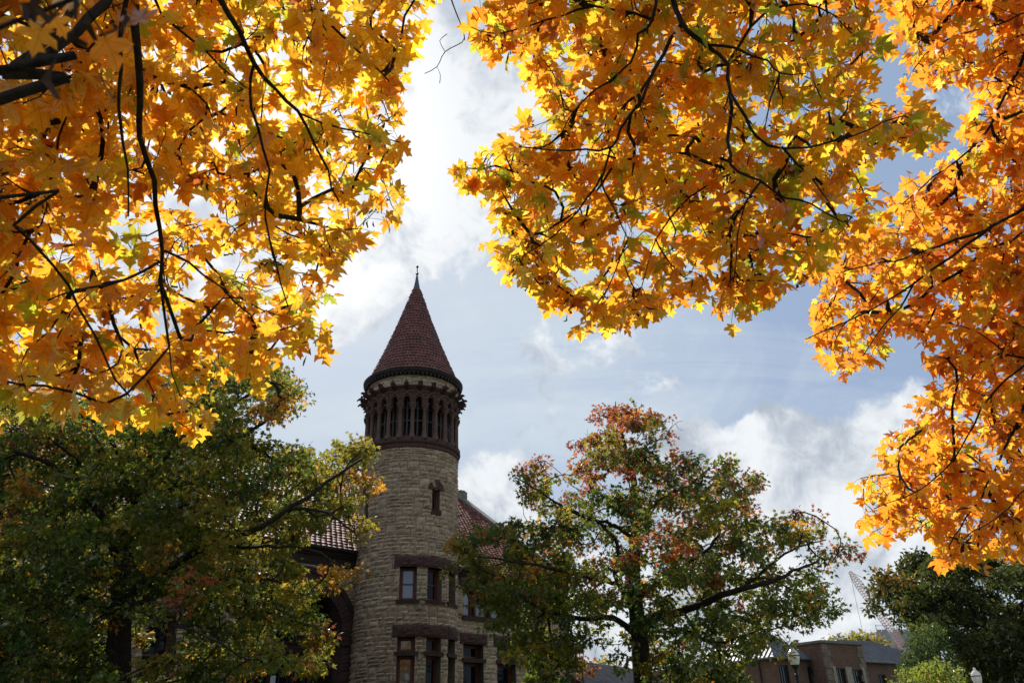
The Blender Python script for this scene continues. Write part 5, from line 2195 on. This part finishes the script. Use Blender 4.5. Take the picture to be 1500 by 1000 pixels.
def lamp_globe_mat():
    m, t, out = new_mat('ribbed_lamp_glass')
    co = obj_co(t)
    d = t.node('ShaderNodeBsdfDiffuse')
    d.inputs[0].default_value = (0.75, 0.75, 0.72, 1)
    tr = t.node('ShaderNodeBsdfTranslucent')
    tr.inputs[0].default_value = (0.85, 0.84, 0.8, 1)
    mx = t.node('ShaderNodeMixShader')
    t.put(mx.inputs[0], t.math('ADD', t.math('MULTIPLY', t.noise(co, 12, 3), .3), .35))
    t.l.new(d.outputs[0], mx.inputs[1])
    t.l.new(tr.outputs[0], mx.inputs[2])
    g = t.node('ShaderNodeBsdfGlossy')
    g.inputs['Roughness'].default_value = .15
    m2 = t.node('ShaderNodeMixShader')
    m2.inputs[0].default_value = .14
    t.l.new(mx.outputs[0], m2.inputs[1])
    t.l.new(g.outputs[0], m2.inputs[2])
    t.l.new(m2.outputs[0], out.inputs[0])
    return m


def street_lamp():
    Yl = 32.0
    top = at_y(1159.8, 945.5, Yl)
    root = empty('street_lamp', (top[0], Yl, 0), 'black post lamp with white acorn globe in front of the brick building parapet', 'street lamp', 'acorn globe street lamps')
    H = top[2]
    c = (top[0], Yl, 0)
    b = MB()
    b.lathe([(0.24, 0), (0.24, .12), (0.19, .18), (0.17, .5), (0.19, .55), (0.13, .75), (0.09, .9), (0.085, 1.1), (0.06, H - 1.1), (0.085, H - 1.06), (0.085, H - 1.0), (0.06, H - .96), (0.06, H - .84), (0.12, H - .76), (0.15, H - .70), (0.155, H - .665), (0.0, H - .665)], c, 16)
    b.build('post', M_IRON, root, smooth=False)
    g = MB()
    k = 32
    prof = [(0.12, -.664), (0.155, -.64), (0.185, -.52), (0.205, -.42), (0.21, -.37)]
    vs, fs = [], []
    for r, h in prof:
        for j in range(k):
            rr = r * (1 + (.012 if j % 2 else -.012))
            vs.append((c[0] + rr * math.cos(2 * math.pi * j / k), c[1] + rr * math.sin(2 * math.pi * j / k), H + h))
    fs = [(i * k + j, i * k + (j + 1) % k, (i + 1) * k + (j + 1) % k, (i + 1) * k + j) for i in range(len(prof) - 1) for j in range(k)]
    g.add(vs, fs)
    MG = lamp_globe_mat()
    g.build('globe', MG, root)
    d = MB()
    d.lathe([(0.21, -.335), (0.195, -.27), (0.15, -.19), (0.09, -.13), (0.06, -.11)], (c[0], c[1], H), 24)
    d.build('globe_lid', MG, root)
    q = MB()
    q.lathe([(0.205, -.372), (0.222, -.37), (0.222, -.338), (0.205, -.334)], (c[0], c[1], H), 24, close=True)
    q.build('band', M_IRON, root)
    f = MB()
    f.lathe([(0.065, -.112), (0.07, -.10), (0.045, -.07), (0.055, -.045), (0.04, -.015), (0.001, 0.0)], (c[0], c[1], H), 14)
    f.build('finial', MG, root, smooth=True)
    r2 = root.copy()
    COL.objects.link(r2)
    t2 = at_y(1426.5, 977.0, 38.0)
    r2.location = (t2[0], 38.0, t2[2] - H)
    r2['label'] = 'black post lamp with white acorn globe low beside the broad dark tree'
    for ch in list(root.children):
        o = ch.copy()
        COL.objects.link(o)
        o.parent = r2


street_lamp()

# ------------------------------------------------------------------ far crane and far block


def crane():
    Yc = 240.0
    tip = at_y(1244.5, 836.5, Yc)
    mid = at_y(1273.5, 877.5, Yc)
    d = mid - tip
    foot = tip + d * 2.9
    root = empty('crane', (foot[0], foot[1], 0), 'far construction crane with slanting lattice jib against the clouds', 'crane')
    m = simple('haze_paled_crane_red', (0.72, 0.52, 0.50), .6, var=.3, scale=.4)  # red paled in the colour to stand in for distance haze
    b = MB()
    n = 34
    e = unit(foot - tip)
    s = unit(np.cross(e, [0, 0, 1.0]))
    v = np.cross(s, e)
    W_ = .85
    cor = []
    for i in range(n + 1):
        p = tip + (foot - tip) * i / n
        k = W_ * (0.35 + .65 * min(1, i / 5))
        cor.append([p + s * k + v * k, p - s * k + v * k, p - s * k - v * k, p + s * k - v * k])
    for j in range(4):
        b.tube([c[j] for c in cor], .085, 5)
    for i in range(n):
        for j in range(4):
            j2 = (j + 1) % 4
            b.tube([cor[i][j], cor[i + 1][j2]], .055, 4, cap=False)
            b.tube([cor[i][j], cor[i][j2]], .055, 4, cap=False)
    b.build('jib', m, root)
    t_ = MB()
    for sx in (-1, 1):
        for sy in (-1, 1):
            t_.tube([(foot[0] + sx, foot[1] + sy, 0), (foot[0] + sx, foot[1] + sy, foot[2] + 1)], .15, 5)
    z = 0.0
    k = 0
    while z < foot[2] - 2:
        for (ax, ay), (bx_, by_) in (((-1, -1), (1, -1)), ((1, -1), (1, 1)), ((1, 1), (-1, 1)), ((-1, 1), (-1, -1))):
            t_.tube([(foot[0] + ax, foot[1] + ay, z), (foot[0] + bx_, foot[1] + by_, z + 2)], .08, 4, cap=False)
        z += 2
    t_.build('mast', m, root)
    c = MB()
    lo = at_y(1266, 935, Yc)
    c.tube([tip, np.array([tip[0], tip[1], lo[2]])], .05, 4)
    hk = np.array([tip[0], tip[1], lo[2]])
    c.tube([hk, hk - [0, 0, 1.2]], .35, 6)
    c.build('hoist_cable', M_IRON, root)
    r = MB()
    r.tube([tip, foot + np.array([6.0, 0, 14.0])], .06, 4)
    r.tube([foot, foot + np.array([6.0, 0, 14.0])], .2, 5)
    r.build('stay', M_IRON, root)


crane()


def far_block():
    Yc = 255.0
    a = at_y(1284, 931, Yc)
    c = at_y(1330, 924, Yc + 1)
    d = unit((c - a) * np.array([1, 1, 0]))
    L = np.linalg.norm((c - a)[:2]) * 1.8
    q = np.array([d[1], -d[0], 0])
    base = np.array([a[0], a[1], 0])
    H = c[2]
    root = empty('office_block', base, 'far unfinished tall block with pink and blue-grey panels beside the conifer', 'building')
    mats = [simple('pink_panel', (0.42, 0.27, 0.29), .7, var=.15, scale=.3), simple('blue_grey_panel', (0.26, 0.31, 0.38), .5, var=.15, scale=.3), simple('concrete_grey', (0.38, 0.39, 0.40), .8, var=.15, scale=.3)]  # panel tones kept pale, far-off haze put into their colour
    f = lambda s, h, dd: tuple(base + d * s + q * dd + np.array([0, 0, h]))
    b = MB()
    b.mbox(f, 0, L, 0, H, -14, 0)
    b.build('wall', mats[2], root)
    b1, b2 = MB(), MB()
    s = .4
    k = 0
    pat = [1, 1, 0, 1, 2, 0, 0, 1, 1, 2]
    while s < L - 1:
        w_ = 1.5
        z = 1.0
        while z < H - 1.2:
            t = pat[(k + (int(z) // 9)) % 10]
            if t == 0:
                b1.mbox(f, s, s + w_, z, z + 2.6, -.1, .12)
            elif t == 1:
                b2.mbox(f, s, s + w_, z, z + 2.6, -.1, .10)
            z += 3.2
        s += 1.7
        k += 1
    b1.build('pink_panels', mats[0], root)
    b2.build('window_panels', mats[1], root)
    g = MB()
    for s in np.linspace(1, L - 1, 6):
        g.tube([f(s, H, -1), f(s, H + 2.2, -1)], .12, 5)
    g.tube([f(1, H + 1.9, -1), f(L - 1, H + 1.9, -1)], .08, 5)
    g.build('roof_railing', mats[2], root)


far_block()
print('scene built', len(bpy.data.objects))
